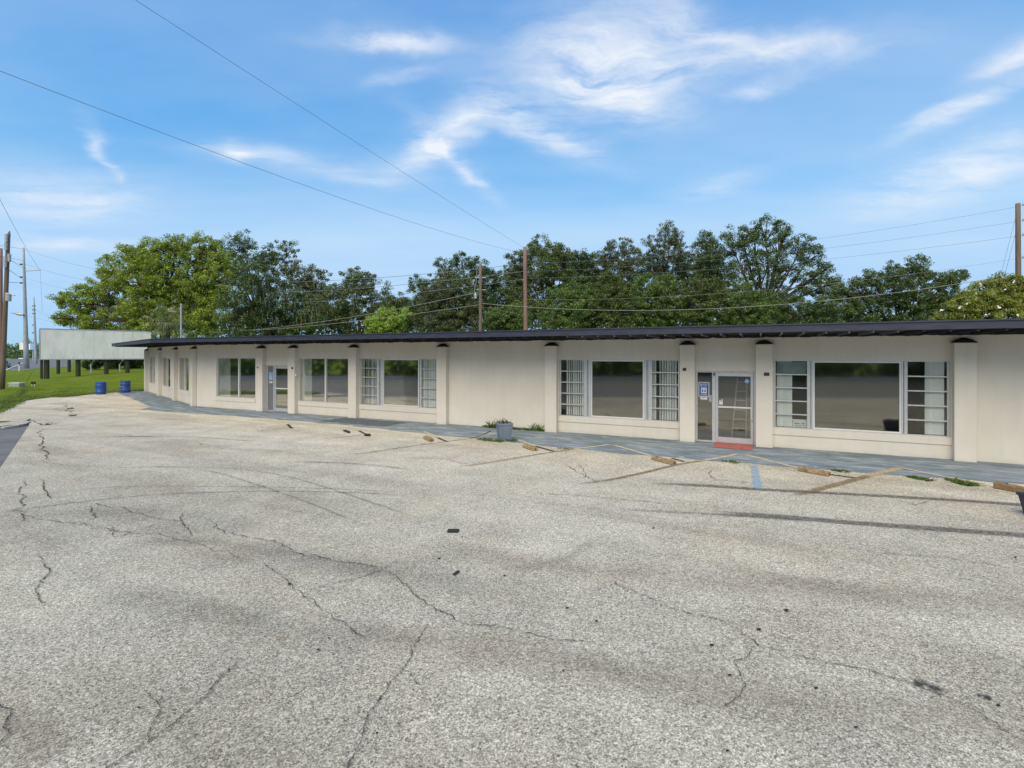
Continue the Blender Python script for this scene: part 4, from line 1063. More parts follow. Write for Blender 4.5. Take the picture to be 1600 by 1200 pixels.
# behind the building
t820 = pole('utility_pole', (0, 41, -.05), (0, 41, 11), .16, .12, WOODR, 'tall reddish wooden pole rising behind the middle of the roof', GU) if False else None
b = at(822, 554, 42); tp = at(820, 386, 42)
t820 = pole('utility_pole', (b.x, b.y, -.05), tp, .20, .14, WOODR, 'tall reddish wooden pole rising behind the middle of the roof', GU)
b = at(751, 554, 41); tp = at(750.5, 412, 41)
t750 = pole('utility_pole', (b.x, b.y, -.05), tp, .15, .11, WOODP, 'shorter grey wooden pole with small transformer behind the roof', GU)
q = at(743, 463, 41); mb = MB(); mb.lathe((q.x, q.y - .1, q.z - .2), [(0, 0), (.12, 0), (.13, .3), (.08, .36), (.03, .5)], 10); build('transformer', mb, GALV, t750)
q = at(751, 434, 41); mb = MB(); mb.tube([q + Vector((-.45, 0, 0)), q + Vector((.45, 0, 0))], .035, 6); build('crossbar', mb, GALV, t750)
q = at(751, 453, 41); mb = MB(); mb.tube([q + Vector((-.35, 0, 0)), q + Vector((.45, 0, 0))], .03, 6); build('crossbar', mb, GALV, t750)
mb = MB(); a_ = at(748, 412, 40.9); mb.tube([a_, at(745, 420, 40.9), at(745, 434, 40.9), at(741, 456, 40.9)], .02, 5); build('lead', mb, WIREP, t750)
b = at(1592, 554, 33); tp = at(1590.5, 318, 33)
t1590 = pole('utility_pole', (b.x, b.y, -.05), tp, .17, .13, WOODP, 'tall wooden pole at the right edge above the flowering bush', GU)
for y in (322, 346, 369, 404):
    q = at(1590, y, 33); insul(t1590, q, (.6, -.2, 0), .3, .05); 
# left side
b = at(3, 612, 37.5); tp = at(13, 366, 37.5)
t8 = pole('utility_pole', (b.x, b.y, -.05), tp, .165, .12, WOODP, 'leaning wooden pole with grey cut outs at the left edge', GU)
for y, sx in ((372, -1), (385, -1), (403, 1), (408, -1), (412, -1)):
    x = 13 - (y - 366) * 10 / 246; q = at(x + sx * 3.0, y, 37.3); mb = MB(); mb.tube([q + Vector((0, 0, -.28)), q + Vector((0, 0, .28))], [.09, .11], 8); build('cut_out', mb, GALV, t8)
    mb = MB(); mb.tube([at(x, y - 4, 37.4), at(x + sx * 4, y - 5, 37.3)], .04, 6); build('bracket', mb, DARKMETAL, t8)
mb = MB(); q = at(13.5, 368, 37.5); mb.tube([q, at(15, 361, 37.5)], [.12, .03], 6); build('tip', mb, WOODR, t8)
q = at(13, 464, 37.2); mb = MB(); mb.lathe((q.x, q.y, q.z - .3), [(0, 0), (.17, 0), (.19, .5), (.1, .58), (0, .6)], 12); build('transformer', mb, GALV, t8)
mb = MB(); mb.tube([at(9, 458, 37.4), at(16, 459, 37.2), at(23, 461.5, 37.2)], .045, 6); build('arm', mb, GALV, t8)
b = at(1, 600, 56); tp = at(1.8, 388, 56)
t0 = pole('utility_pole', (b.x, b.y, -.1), tp, .17, .13, WOODR, 'dark reddish pole half hidden behind the leaning pole', GU)
b = at(41.5, 573, 100); tp = at(36.8, 387, 100)
t38 = pole('concrete_pole', (b.x, b.y, b.z - .6), tp, .45, .16, CPOLE, 'tall tapered grey concrete pole with a street lamp left of the billboard', GU)
for y in (413, 433, 442): 
    q = at(35.5, y, 100); mb = MB(); mb.tube([q, q + Vector((-.5, 0, 0))], .16, 6); build('insulator', mb, DARKMETAL, t38)
mb = MB(); mb.tube([at(39, 423.5, 100), at(63, 422, 100)], .08, 6); build('arm', mb, GALV, t38)
mb = MB(); mb.tube([at(40, 491.5, 100), at(37, 491, 99.8), at(27, 489, 99.6)], [.12, .12, .10], 6); build('lamp_arm', mb, GALV, t38)
mb = MB(); c0 = at(37, 491, 99.5); mb.tube([c0, at(33, 491.2, 99.5), at(28, 490.3, 99.5), at(22, 489.3, 99.5), at(16, 488.8, 99.5)], [.12, .30, .30, .14, .05], 8); build('lamp_head', mb, GALV, t38)
b = at(56.5, 571, 150); tp = at(52.8, 464, 150)
t55 = pole('concrete_pole', (b.x, b.y, b.z - .8), tp, .42, .16, CPOLE, 'slimmer concrete pole farther along the road by the billboard edge', GU)
for y in (478, 484, 490, 508, 520): q = at(53.5, y, 150); mb = MB(); mb.tube([q + Vector((-.5, 0, 0)), q + Vector((.3, 0, 0))], .18, 6); build('insulator', mb, DARKMETAL, t55)

def wire(P, Q, through=None, r=.013, mat=WIRE, label='', group=None):
    P, Q = Vector(P), Vector(Q); sag = 0
    if through:
        px, py = through; a = (px - 800) / F
        t_ = (a * P.y - P.x) / ((Q.x - P.x) - a * (Q.y - P.y)); X = P.lerp(Q, t_)
        want = CH + (HY - py) / F * X.y; sag = (X.z - want) / max(.02, 4 * t_ * (1 - t_))
    mb = MB(); n = 36
    pts = [P.lerp(Q, i / n) - Vector((0, 0, sag * 4 * (i / n) * (1 - i / n))) for i in range(n + 1)]
    mb.tube(pts, r, 5); tag(build('power_line', mb, mat, origin=P), label, 'power line', group)
GW = 'overhead lines'
E_ = (-11.3, 10.0)
T820 = at(820, 388, 42)
wire(T820, (E_[0], E_[1], 12.2), (500, 186), .007, label='upper of two long wires crossing the sky to the middle pole', group=GW)
wire(at(820, 396, 42), (E_[0], E_[1], 8.75), (400, 262), .007, label='lower of two long wires crossing the sky to the middle pole', group=GW)
for (y1, y2, mid, lab) in ((323, 411.5, (1265, 375), 'top wire running from the right pole to the trees'), (346, 424, (1290, 388), 'second wire from the top of the right pole'), (369, 435, (1280, 406), 'third wire from the top of the right pole'),
                      (404, 468, (1440, 426), 'lowest thin wire from the right pole')):
    wire(at(1590, y1, 33), at(822, y2, 42), mid, .008, WIREP if y1 > 380 else WIRE, lab, GW)
wire(at(1591, 428, 33), at(753, 474, 41), (1120, 482),   .019, WIREP, 'thick pale cable sagging across the trees from the right pole', GW)
wire(at(1588, 335, 33), (at(1560, 445, 34).x, 34, at(1560, 445, 34).z), None, .008, WIRE, 'slack guy wire beside the right pole', GW)
wire(at(1588, 360, 33), (at(1566, 445, 34).x, 34, at(1566, 445, 34).z), None, .008, WIRE, 'shorter slack guy wire beside the right pole', GW)
for (y1, y2, mid, r_, lab) in ((389, 412, (370, 441), .02, 'highest wire from the concrete pole passing the big green tree'), (412, 424, (440, 457), .02, 'second wire from the concrete pole crossing the green tree'), (433, 436, (440, 474), .016, 'third wire from the concrete pole crossing the green tree'),
                               (478, 456, (500, 503), .02, 'low wire crossing in front of the dark trees'), (492, 476, (400, 516), .019, 'lowest pale cable along the roof line left of the grey pole')):
    wire(at(38, y1, 100), at(750 if y2 > 440 else 820, y2, 41 if y2 > 440 else 42), mid, r_, WIREP if y1 > 440 else WIRE, lab, GW)
wire(at(-60, 190, 38), at(62.5, 422, 100), (20, 350), .018, WIRE, 'thin wire dropping to the arm of the concrete pole', GW)
wire(at(63, 422, 100), at(66, 486, 100), None, .02, WIRE, 'thin drop wire hanging from the concrete pole arm', GW)
for y1, y2, q_ in ((404, 418, 'highest'), (420, 437, 'middle'), (441, 442, 'lowest')): wire(at(12, y1, 37.5), at(36, y2, 100), None, .02, WIRE, q_ + ' short span between the leaning pole and the concrete pole', GW)
for y1, y2, q_ in ((384, 389, 'upper'), (398, 407, 'lower')): wire(at(-40, y1 - 6, 37.5), at(36, y2, 100), None, .02, WIRE, q_ + ' span reaching the concrete pole top from off the left edge', GW)

# ------------------------------------------------------------------ trees
def leaves(cl_pos, cl_rad, per, leaf, seed, flat=.75, up=0.35):
    """leaf quads gathered in clumps; returns verts (n*4,3)"""
    r = np.random.default_rng(seed); n = len(cl_pos); N_ = n * per
    c = np.repeat(cl_pos, per, 0); rad = np.repeat(cl_rad, per)
    d = r.normal(0, 1, (N_, 3)); d /= np.linalg.norm(d, axis=1)[:, None]
    rr = rad * r.uniform(0.15, 1, N_) ** 0.6
    off = d * rr[:, None]; off[:, 2] *= flat
    p = c + off
    nrm = d * 0.7 + r.normal(0, .55, (N_, 3)); nrm[:, 2] += up; nrm /= np.linalg.norm(nrm, axis=1)[:, None]
    a = np.cross(nrm, r.normal(0, 1, (N_, 3))); a /= np.linalg.norm(a, axis=1)[:, None]; b = np.cross(nrm, a)
    L = leaf * r.uniform(.6, 1.35, N_)[:, None]; Wd = L * r.uniform(.38, .62, N_)[:, None]
    v = np.stack([p - a * L * .5, p + b * Wd * .5 + nrm * L * .06, p + a * L * .5, p - b * Wd * .5 + nrm * L * .06], 1)
    return v.reshape(-1, 3)
def quad_obj(name, v, mat, parent):
    n = len(v) // 4; me = bpy.data.meshes.new(name); off = root_loc(parent)
    me.vertices.add(len(v)); me.vertices.foreach_set('co', (v - np.array(off)).astype(np.float32).ravel())
    me.loops.add(n * 4); me.loops.foreach_set('vertex_index', np.arange(n * 4, dtype=np.int32))
    me.polygons.add(n); me.polygons.foreach_set('loop_start', np.arange(0, n * 4, 4, dtype=np.int32))
    me.materials.append(mat); me.update(calc_edges=True); me.validate()
    o = bpy.data.objects.new(name, me); COL.objects.link(o); o.parent = parent; return o
TREES = 0; LEAF_K, PER_K = .58, 2.4
def tree(name, label, Y, lobes, trunk_px, mat, leaf=.34, per=34, clump=1.0, dens=1.0, group='trees behind the building', cat='tree', airy=0.0, bark=BARK, deep=1.0, limbs=True, tr=.28):
    """lobes: (px, py, radius px); each becomes a ball of foliage clumps at the tree's depth"""
    global TREES; TREES += 1; r = np.random.default_rng(100 + TREES)
    base = at(trunk_px, HY, Y); base.z = 0
    t = thing(name, base, label, cat, group)
    pos_, rad_ = [], []; lob3 = []
    for (px, py, pr) in lobes:
        R = pr / F * Y; c = at(px, py, Y) + Vector((0, r.uniform(-.55, .55) * R * deep, 0)); lob3.append((c, R))
        n = int(dens * (5 + 9.5 * (R / clump) ** 2))
        d = r.normal(0, 1, (n, 3)); d /= np.linalg.norm(d, axis=1)[:, None]
        rr = R * (r.uniform(0.10, 1, n) ** 0.42) * r.uniform(.86, 1.10, n)
        d[:, 1] *= deep
        pos_.append(np.array(c) + d * rr[:, None]); rad_.append(clump * r.uniform(.45, 1.05, n) * (.62 + .38 * (1 - rr / R / 1.2)))
    P = np.concatenate(pos_); Rd = np.concatenate(rad_)
    if airy: keep = r.uniform(0, 1, len(P)) > airy; P, Rd = P[keep], Rd[keep]
    P[:, 2] = np.maximum(P[:, 2], .35)
    leaf *= LEAF_K; per = int(per * PER_K)
    crown = quad_obj('crown', leaves(P, Rd, per, leaf, 300 + TREES), mat, t)
    mb = MB()
    cz = np.mean([c.z for c, R in lob3]); top = Vector((base.x + .3, base.y, max(2.0, cz * .55)))
    mb.tube([base + Vector((0, 0, -.1)), base.lerp(top, .5) + Vector((r.normal(0, .15), 0, 0)), top], [tr, tr * .8, tr * .6], 8)
    build('trunk', mb, bark, t)
    mb = MB()
    if limbs:
        for c, R in lob3:
            m_ = top.lerp(c, .5) + Vector((r.normal(0, .4), r.normal(0, .4), r.uniform(-.2, .6)))
            mb.tube([top, m_, c], [tr * .5, tr * .28, tr * .12], 5, False)
            idx = [i for i in range(len(P)) if (Vector(P[i]) - c).length < R * 1.15]
            for i in (r.choice(idx, min(len(idx), 9), False) if idx else []):
                q = Vector(P[i]); mm = c.lerp(q, .5) + Vector(r.normal(0, .15, 3)); mb.tube([m_.lerp(c, .7), mm, q], [tr * .16, tr * .10, .015], 4, False)
        build('limb', mb, bark, t)
    return t
L_BRIGHT = m_leaf('camphor_leaf', (0.121, 0.186, 0.019), (0.321, 0.410, 0.048), .35, (0.436, 0.498, 0.073))
L_OAK = m_leaf('oak_leaf', (0.046, 0.082, 0.021), (0.106, 0.165, 0.043), .25, (0.139, 0.200, 0.058))
L_OAKW = m_leaf('oak_leaf_warm', (0.052, 0.084, 0.017), (0.131, 0.176, 0.039), .28, (0.180, 0.217, 0.055))
L_OLIVE = m_leaf('olive_leaf', (0.058, 0.078, 0.027), (0.132, 0.162, 0.058), .25, (0.181, 0.211, 0.085))
L_MID = m_leaf('mid_leaf', (0.058, 0.111, 0.021), (0.144, 0.224, 0.043), .3, (0.203, 0.277, 0.058))
L_LIME = m_leaf('lime_leaf', (0.140, 0.239, 0.026), (0.326, 0.478, 0.068), .35, (0.466, 0.582, 0.102))
L_DARK = m_leaf('dark_leaf', (0.035, 0.068, 0.018), (0.086, 0.146, 0.037), .25, (0.116, 0.181, 0.048))
L_GOLD = m_leaf('yellow_green_leaf', (0.150, 0.187, 0.027), (0.315, 0.338, 0.060), .35, (0.406, 0.406, 0.105))
L_MOSS = m_leaf('moss_grey', (0.087, 0.094, 0.051), (0.163, 0.161, 0.094), .3)

# far wood standing behind everything
def far_wood():
    r = np.random.default_rng(42); P, R = [], []
    for px in np.arange(300, 1500, 5.0):
        for _ in range(4):
            Y = r.uniform(80, 92); hgt = r.uniform(486, 535); q = at(px + r.uniform(-6, 6), hgt, Y); P.append(tuple(q)); R.append(r.uniform(1.2, 2.0))
    root = bpy.data.objects.new('far_wood', None)
    me_v = leaves(np.array(P), np.array(R), 26, .55, 77)
    n = len(me_v) // 4; me = bpy.data.meshes.new('far_wood'); me.vertices.add(len(me_v)); me.vertices.foreach_set('co', me_v.astype(np.float32).ravel())
    me.loops.add(n * 4); me.loops.foreach_set('vertex_index', np.arange(n * 4, dtype=np.int32)); me.polygons.add(n); me.polygons.foreach_set('loop_start', np.arange(0, n * 4, 4, dtype=np.int32))
    me.materials.append(L_DARK); me.update(calc_edges=True); me.validate()
    o = bpy.data.objects.new('far_wood', me); COL.objects.link(o); tag(o, 'dark far undergrowth seen between the trees', 'woodland', kind='stuff')
far_wood()

tree('oak_tree', 'tall open crowned dark tree rising behind the bright green tree', 72, [(352, 385, 24), (378, 378, 22), (405, 402, 22), (430, 392, 20), (452, 388, 14), (395, 425, 30), (360, 415, 26), (425, 415, 24)], 395, L_OAK, .36, 30, .95, .75, airy=.12)
tree('oak_tree', 'broad drooping dark oak with grey moss right of the bright green tree', 60, [(410, 440, 40), (385, 470, 42), (430, 480, 48), (465, 490, 40), (400, 505, 42), (490, 500, 26), (445, 510, 38), (370, 505, 30)], 420, L_OAK, .34, 36, .95, .95)
tree('oak_tree', 'reddish brown tipped tree behind the drooping oak', 68, [(470, 432, 24), (492, 438, 24), (478, 462, 34), (505, 465, 24), (500, 490, 30), (455, 420, 14)], 485, L_OLIVE, .34, 32, .95, .9)
tree('oak_tree', 'round warm green oak in the dip of the tree line', 66, [(545, 440, 22), (572, 438, 20), (555, 465, 36), (590, 462, 26), (525, 475, 30), (610, 485, 22), (560, 500, 40), (595, 505, 28), (525, 505, 28), (620, 475, 14)], 560, L_OAKW, .34, 32, .95, .95)
tree('oak_tree', 'small hazy tree at the lowest dip of the tree line', 74, [(628, 470, 14), (622, 492, 22), (640, 500, 24), (655, 480, 14)], 632, L_MID, .34, 30, .9, .9)
tree('young_tree', 'small vivid lime green tree just above the roof', 52, [(600, 502, 20), (585, 510, 16), (620, 508, 18), (632, 492, 10), (610, 492, 12)], 603, L_LIME, .30, 38, .65, 1.3)
tree('oak_tree', 'dark ragged tall tree behind the dull olive tree', 70, [(652, 445, 16), (665, 460, 24), (700, 425, 26), (722, 410, 16), (745, 420, 22), (760, 428, 14), (735, 445, 34), (690, 470, 34), (757, 460, 28), (655, 490, 22), (765, 490, 24), (775, 440, 14)], 715, L_DARK, .36, 32, .95, .85, airy=.1)
tree('olive_tree', 'dull olive rounded tree left of the grey pole', 56, [(700, 440, 24), (680, 460, 24), (720, 455, 26), (700, 480, 40), (735, 478, 22), (675, 495, 28), (725, 500, 34), (690, 510, 30), (660, 505, 12)], 705, L_OLIVE, .26, 42, .75, 1.1)
tree('shrub', 'yellow green shrub between the two wooden poles', 50, [(775, 497, 20), (795, 492, 20), (810, 500, 20), (785, 508, 18), (765, 508, 14), (815, 512, 14)], 790, L_MID, .26, 40, .65, 1.3, cat='shrub')
tree('oak_tree', 'tall warm green tree directly behind the reddish pole', 63, [(845, 388, 20), (870, 390, 20), (828, 398, 18), (855, 415, 36), (885, 405, 18), (825, 430, 30), (870, 440, 36), (840, 465, 38), (800, 405, 14), (795, 430, 16), (875, 480, 36), (825, 495, 34), (805, 460, 22)], 848, L_OAKW, .34, 34, .95, 1.0, airy=.06)
tree('oak_tree', 'dark narrow tree between the warm green tree and the thin crowns', 68, [(905, 405, 16), (920, 410, 16), (900, 430, 24), (925, 435, 22), (910, 465, 34), (905, 500, 34)], 910, L_DARK, .34, 32, .9, .95)
tree('oak_tree', 'thin crowned airy tree with bare twigs near the middle', 66, [(960, 392, 20), (980, 385, 16), (945, 405, 20), (985, 410, 22), (965, 425, 30), (950, 450, 28), (985, 450, 26)], 966, L_OLIVE, .30, 24, .75, .95, airy=.08)
tree('oak_tree', 'taller airy twiggy tree right of the middle', 67, [(1040, 366, 18), (1060, 372, 16), (1022, 380, 18), (1042, 395, 24), (1065, 400, 20), (1025, 410, 22), (1050, 425, 28), (1075, 430, 18)], 1042, L_OLIVE, .30, 24, .75, .95, airy=.08)
tree('oak_tree', 'dark bushy tip standing left of the great spreading tree', 64, [(1105, 376, 16), (1095, 395, 18), (1115, 395, 22), (1100, 420, 26), (1125, 425, 28), (1110, 455, 34)], 1108, L_OAK, .32, 34, .85, 1.0)
tree('oak_tree', 'great spreading open tree with visible branches, tallest on the right', 60, [(1160, 365, 24), (1195, 358, 22), (1222, 362, 18), (1140, 385, 24), (1180, 385, 32), (1220, 385, 28), (1250, 385, 20), (1265, 400, 22), (1235, 415, 30), (1195, 420, 32), (1155, 420, 30), (1275, 430, 20),
     (1250, 445, 28), (1292, 420, 12), (1305, 440, 14), (1210, 455, 34), (1285, 455, 20)], 1190, L_OAK, .32, 28, .85, .85, airy=.12, tr=.42)
tree('oak_tree', 'dense dark oak between the spreading tree and the flowering bush', 54, [(1425, 418, 18), (1405, 428, 20), (1440, 428, 16), (1480, 432, 16), (1495, 430, 10), (1365, 435, 18), (1390, 450, 32), (1430, 455, 36), (1470, 458, 30), (1345, 455, 26), (1325, 475, 34), (1370, 485, 38), (1415, 490, 38),
     (1460, 490, 34), (1490, 480, 22), (1330, 500, 26), (1312, 460, 16)], 1400, L_OAK, .30, 38, .80, 1.0)
tree('oak_tree', 'dark tree mass filling the gaps behind the thin crowned trees', 73, [(880, 412, 24), (935, 418, 26), (1000, 415, 26), (1080, 415, 26), (1015, 440, 34), (960, 445, 36), (900, 440, 34), (1060, 450, 36), (1110, 450, 34), (990, 475, 36), (930, 475, 34), (1060, 485, 36)], 990, L_DARK, .36, 30, .95, .95)
tree('oak_tree', 'dark tree seen through the gap left of the reddish pole', 74, [(790, 440, 28), (770, 470, 30), (810, 470, 32), (785, 500, 34), (640, 480, 26), (820, 430, 22)], 790, L_DARK, .36, 30, .95, .95)
# the lower, nearer row
for (lab, Y, lobes, tx, mt) in [
        ('low green tree in the front row just right of the reddish pole', 52, [(880, 470, 28), (905, 460, 26), (895, 495, 34), (925, 490, 28), (865, 500, 24)], 893, L_MID),
        ('yellowish pointed low tree in the middle of the front row', 51, [(955, 435, 14), (950, 455, 24), (970, 460, 22), (945, 480, 32), (975, 490, 30), (955, 508, 26)], 957, L_OAKW),
        ('wide mid green low tree in the front row below the airy crowns', 53, [(1010, 455, 28), (1040, 450, 26), (1020, 480, 34), (1055, 480, 32), (1000, 500, 28), (1040, 505, 30)], 1028, L_MID),
        ('soft green low tree in the front row left of the spreading tree', 51, [(1090, 450, 26), (1115, 460, 28), (1085, 480, 32), (1120, 490, 32), (1100, 505, 28)], 1103, L_OAKW),
        ('mottled low tree in the front row under the spreading tree', 51, [(1160, 460, 28), (1150, 485, 30), (1185, 480, 32), (1175, 505, 28), (1140, 505, 22)], 1168, L_MID),
        ('dark low tree in the front row right of the spreading tree trunk', 52, [(1225, 478, 28), (1215, 500, 28), (1250, 490, 30), (1245, 508, 24), (1280, 490, 26), (1300, 500, 22), (1275, 508, 20)], 1240, L_OAK)]:
    tree('low_tree', lab, Y, lobes, tx, mt, .27, 40, .72, 1.1, group='front row of low trees')
# big bright tree
tree('camphor_tree', 'huge bright yellow green tree behind the left end of the roof', 65, [(165, 418, 20), (200, 400, 20), (238, 390, 20), (280, 384, 18), (318, 384, 20), (345, 405, 20), (255, 425, 34), (300, 460, 40), (300, 400, 30), (270, 392, 22), (330, 405, 24), (240, 410, 24), (215, 415, 20), (205, 400, 10), (345, 430, 24), (310, 440, 36), (265, 435, 36), (220, 440, 32), (180, 435, 22), (350, 460, 22), (325, 480, 34), (275, 475, 40), (230, 480, 40),
     (185, 470, 36), (150, 455, 24), (130, 468, 24), (108, 470, 18), (115, 495, 24), (150, 495, 34), (200, 505, 36), (340, 505, 28), (300, 512, 34), (250, 512, 36), (100, 498, 12), (160, 515, 26)], 255, L_BRIGHT, .34, 34, .95, 1.1, group=None, tr=.6)
tree('flowering_bush', 'large yellow green bush with white blossoms above the roof at the right edge', 32, [(1490, 488, 22), (1515, 475, 28), (1545, 460, 28), (1580, 455, 30), (1610, 455, 30), (1530, 495, 34), (1570, 490, 38), (1615, 490, 40), (1475, 500, 16), (1650, 470, 40), (1690, 490, 40)], 1580, L_GOLD, .20, 46, .50, 1.25, group=None, cat='bush')
fl = bpy.data.objects['flowering_bush']
mb = MB()
for (px, py) in [(1553, 462), (1568, 453), (1511, 474), (1500, 480), (1473, 484), (1540, 492), (1545, 494), (1582, 441), (1525, 458), (1590, 492), (1478, 492), (1560, 480), (1532, 444), (1508, 492)]:
    for k in range(3):
        q = at(px + random.gauss(0, 1.2), py + random.gauss(0, 1.3), 30.4); a = Vector((random.gauss(0, 1), random.gauss(0, 1), random.gauss(0, 1))).normalized() * .07; b_ = a.cross(Vector((random.gauss(0, 1), 1, random.gauss(0, 1)))).normalized() * .06
        mb.poly([q - a, q - b_, q + a, q + b_])
build('blossom', mb, WHITE, fl)
# ragged undergrowth below the billboard
tree('undergrowth_bush', 'dark bush growing in the shade behind the billboard posts', 70, [(150, 566, 12), (165, 562, 14), (185, 563, 13), (205, 562, 14), (225, 563, 14), (138, 570, 8), (175, 572, 9), (212, 572, 9)], 180, L_DARK, .28, 40, .6, 1.4, group=None, cat='bush', limbs=False, tr=.12)
# hanging moss on the drooping oak
mo = bpy.data.objects['oak_tree.001']; mb = MB()
for k in range(110):
    q = at(random.uniform(372, 500), random.uniform(440, 500), random.uniform(56.5, 59)); L = random.uniform(.3, 1.1); w = random.uniform(.02, .06); pts = [q + Vector((random.gauss(0, .05), 0, -L * i / 3)) for i in range(4)]
    for a_, b_ in zip(pts, pts[1:]): mb.poly([a_ + Vector((-w, 0, 0)), a_ + Vector((w, 0, 0)), b_ + Vector((w * .7, 0, 0)), b_ + Vector((-w * .7, 0, 0))]); w *= .7
tag(build('moss', mb, L_MOSS, mo), kind='stuff')

# cabbage palm behind the left roof end
pq = at(262, 554, 50); pc = at(262, 503, 50)
pm = thing('palm_tree', (pq.x, pq.y, 0), 'cabbage palm with fan leaves just behind the left roof end', 'palm tree')
mb = MB(); mb.tube([(pq.x, pq.y, -.1), (pq.x + .1, pq.y, pc.z * .5), pc], [.24, .2, .2], 10); build('trunk', mb, BARK, pm)
L_PALM = m_leaf('palm_leaf', (0.077, 0.108, 0.032), (0.186, 0.215, 0.080), .25, (0.284, 0.293, 0.128))
r = np.random.default_rng(9)
for k in range(34):
    a = r.uniform(0, 2 * math.pi); el = r.uniform(-.7, 1.3); L = r.uniform(1.1, 1.7)
    dv = Vector((math.cos(a) * math.cos(el), math.sin(a) * math.cos(el), math.sin(el))); hub = pc + dv * L
    mb = MB(); mb.tube([pc, hub - Vector((0, 0, .0))], [.03, .02], 4)
    sd = dv.cross(Vector((0, 0, 1))).normalized(); up = sd.cross(dv).normalized()
    for j in range(15):
        w = (j - 7) / 7 * 1.75; fd = (dv * math.cos(w) + sd * math.sin(w)).normalized(); ln = .95 * (1 - .25 * abs(w) / 1.75) * r.uniform(.85, 1.1); wd = (sd * math.cos(w) - dv * math.sin(w)) * .045
        m_ = hub + fd * ln * .6 + up * .05; tip = hub + fd * ln + Vector((0, 0, -.28 - .15 * r.uniform()))
        mb.poly([hub, m_ - wd, tip, m_ + wd])
    build('frond', mb, L_PALM, pm)

# ------------------------------------------------------------------ far left along the highway
def far_trees():
    r = np.random.default_rng(12); P, R = [], []
    for px in np.arange(-120, 66, 1.3):
        for _ in range(4):
            Y = r.uniform(330, 420); top = 537 + 4 * math.sin(px * .11) + 3 * math.sin(px * .37); q = at(px, r.uniform(top, 560), Y); P.append(tuple(q)); R.append(r.uniform(2, 3.6))
    v = leaves(np.array(P), np.array(R), 16, 1.4, 78); n = len(v) // 4; me = bpy.data.meshes.new('distant_woods'); me.vertices.add(len(v)); me.vertices.foreach_set('co', v.astype(np.float32).ravel())
    me.loops.add(n * 4); me.loops.foreach_set('vertex_index', np.arange(n * 4, dtype=np.int32)); me.polygons.add(n); me.polygons.foreach_set('loop_start', np.arange(0, n * 4, 4, dtype=np.int32))
    me.materials.append(L_OAK); me.update(calc_edges=True); me.validate(); o = bpy.data.objects.new('distant_woods', me); COL.objects.link(o)
    tag(o, 'distant dark woods beyond the far end of the road', 'woodland', kind='stuff')
    # the wood across the highway, seen only in the window glass
    P, R = [], []
    for a in np.arange(-60, 120, .8):
        for _ in range(10): q = LL(a + r.uniform(-1, 1), -r.uniform(30.5, 42), r.uniform(.3, 12) if _ else r.uniform(0, 1)); P.append(tuple(q)); R.append(r.uniform(1.2, 2.0))
    v = leaves(np.array(P), np.array(R), 22, .8, 79); n = len(v) // 4; me = bpy.data.meshes.new('roadside_woods'); me.vertices.add(len(v)); me.vertices.foreach_set('co', v.astype(np.float32).ravel())
    me.loops.add(n * 4); me.loops.foreach_set('vertex_index', np.arange(n * 4, dtype=np.int32)); me.polygons.add(n); me.polygons.foreach_set('loop_start', np.arange(0, n * 4, 4, dtype=np.int32))
    me.materials.append(L_DARK); me.update(calc_edges=True); me.validate(); o = bpy.data.objects.new('roadside_woods', me); COL.objects.link(o)
    tag(o, 'dark trees across the road mirrored in the window glass', 'woodland', kind='stuff')
far_trees()
CARW = simple('white_car_paint', (0.7, 0.7, 0.72), 0.3, 0.03); CARD = simple('dark_car_paint', (0.03, 0.033, 0.04), 0.3, 0.05); TYREM = simple('tyre_rubber', (0.02, 0.02, 0.02), 0.8, 0.1)
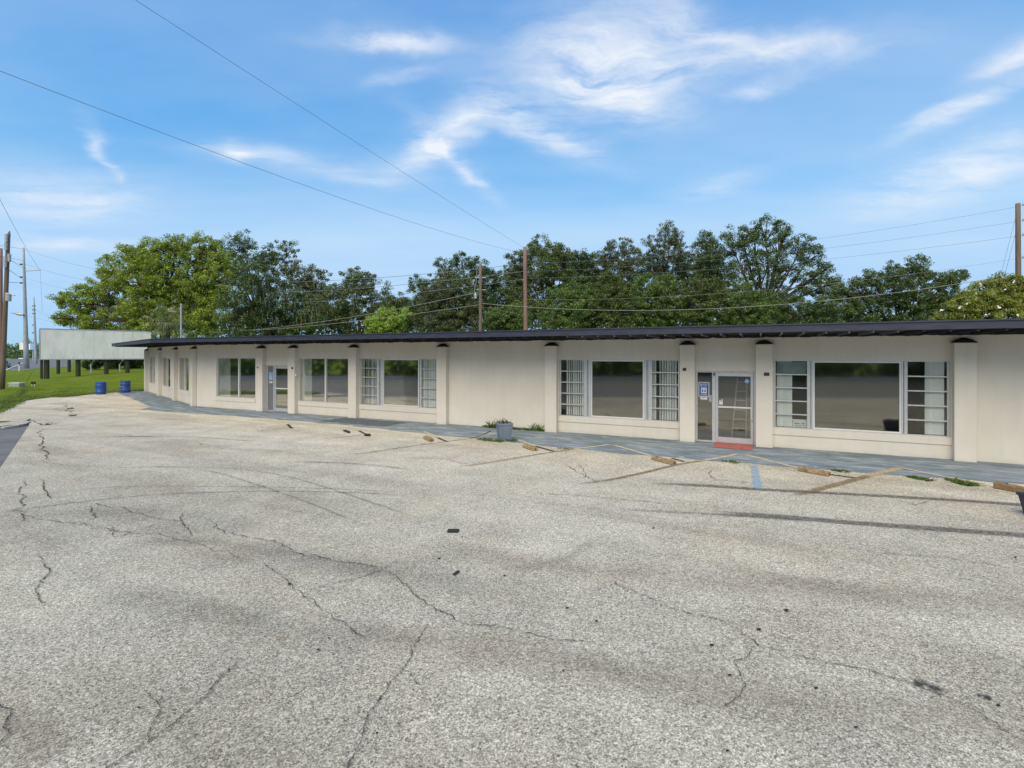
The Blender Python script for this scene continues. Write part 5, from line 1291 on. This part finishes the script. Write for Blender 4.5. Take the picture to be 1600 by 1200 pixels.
def car(p, heading, paint, label):
    t = thing('car', p, label, 'car', 'cars far along the road')
    h = Vector(heading).normalized(); s_ = Vector((-h.y, h.x, 0))
    def fr(x, y, z): return Vector(p) + h * x + s_ * y + Vector((0, 0, z))
    mb = MB(); prof = [(-2.2, .3), (-2.25, .7), (-2.1, .95), (-1.2, 1.0), (1.1, .95), (2.1, .8), (2.25, .55), (2.2, .3)]
    L_ = [fr(x, -.87, z) for x, z in prof]; R_ = [fr(x, .87, z) for x, z in prof]; n = len(prof)
    mb.poly(L_); mb.poly(R_[::-1])
    for i in range(n): mb.poly([L_[i], R_[i], R_[(i + 1) % n], L_[(i + 1) % n]])
    build('body', mb, paint, t, bevel=.06)
    mb = MB(); prof = [(-1.7, .98), (-1.1, 1.42), (.3, 1.45), (1.2, .97)]
    L_ = [fr(x, -.74 + (.12 if z > 1.2 else 0), z) for x, z in prof]; R_ = [fr(x, .74 - (.12 if z > 1.2 else 0), z) for x, z in prof]
    mb.poly(L_); mb.poly(R_[::-1])
    for i in range(4): mb.poly([L_[i], R_[i], R_[(i + 1) % 4], L_[(i + 1) % 4]])
    build('cabin', mb, CARD, t)
    for x in (-1.35, 1.4):
        for y in (-.86, .70): mb = MB(); mb.tube([fr(x, y, .32), fr(x, y + .17, .32)], .32, 14); build('wheel', mb, TYREM, t)
car(at(6, 574.5, 104) * 1.0 - Vector((0, 0, at(6, 574.5, 104).z + .04)), LDIR, CARD, 'dark car on the road beside the leaning pole')
car(at(33, 562, 265) - Vector((0, 0, at(33, 562, 265).z + .04)), LDIR, CARW, 'white car farther away on the road left of the concrete pole')
q = at(30, 580, 80); q.z = .1
bo = tag(build('marker_post', MB().tube([(q.x, q.y, 0), (q.x, q.y, 1.1)], .07, 8), WHITE, origin=(q.x, q.y, 0)), 'thin white marker post beside the far kerb', 'post')
build('cap', MB().tube([(q.x, q.y, 1.1), (q.x, q.y, 1.5)], .085, 8), BLACK, bo)
# distant roadside sign
q = at(42, 540, 230); sg = thing('roadside_sign', (q.x, q.y, 0), 'distant white and blue sign behind the concrete pole', 'sign')
def FS(s, d, z): return Vector((q.x + s, q.y - d, z))
mb = MB(); mb.box(FS, -2.9, .2, 0, .5, 4.9, 8.2); mb.box(FS, .3, 2.0, 0, .5, 4.9, 7.6); build('board', mb, WHITE, sg)
mb = MB(); mb.box(FS, 2.05, 4.4, 0, .5, 4.9, 7.6); build('board', mb, LBLUE, sg)
mb = MB(); mb.tube([(q.x, q.y + .3, 0), (q.x, q.y + .3, 4.9)], .25, 8); mb.tube([(q.x + 2.5, q.y + .3, 0), (q.x + 2.5, q.y + .3, 4.9)], .25, 8); build('leg', mb, GALV, sg)
print('objects', len(bpy.data.objects), 'tris', sum(len(o.data.polygons) * 2 for o in bpy.data.objects if o.type == 'MESH'))
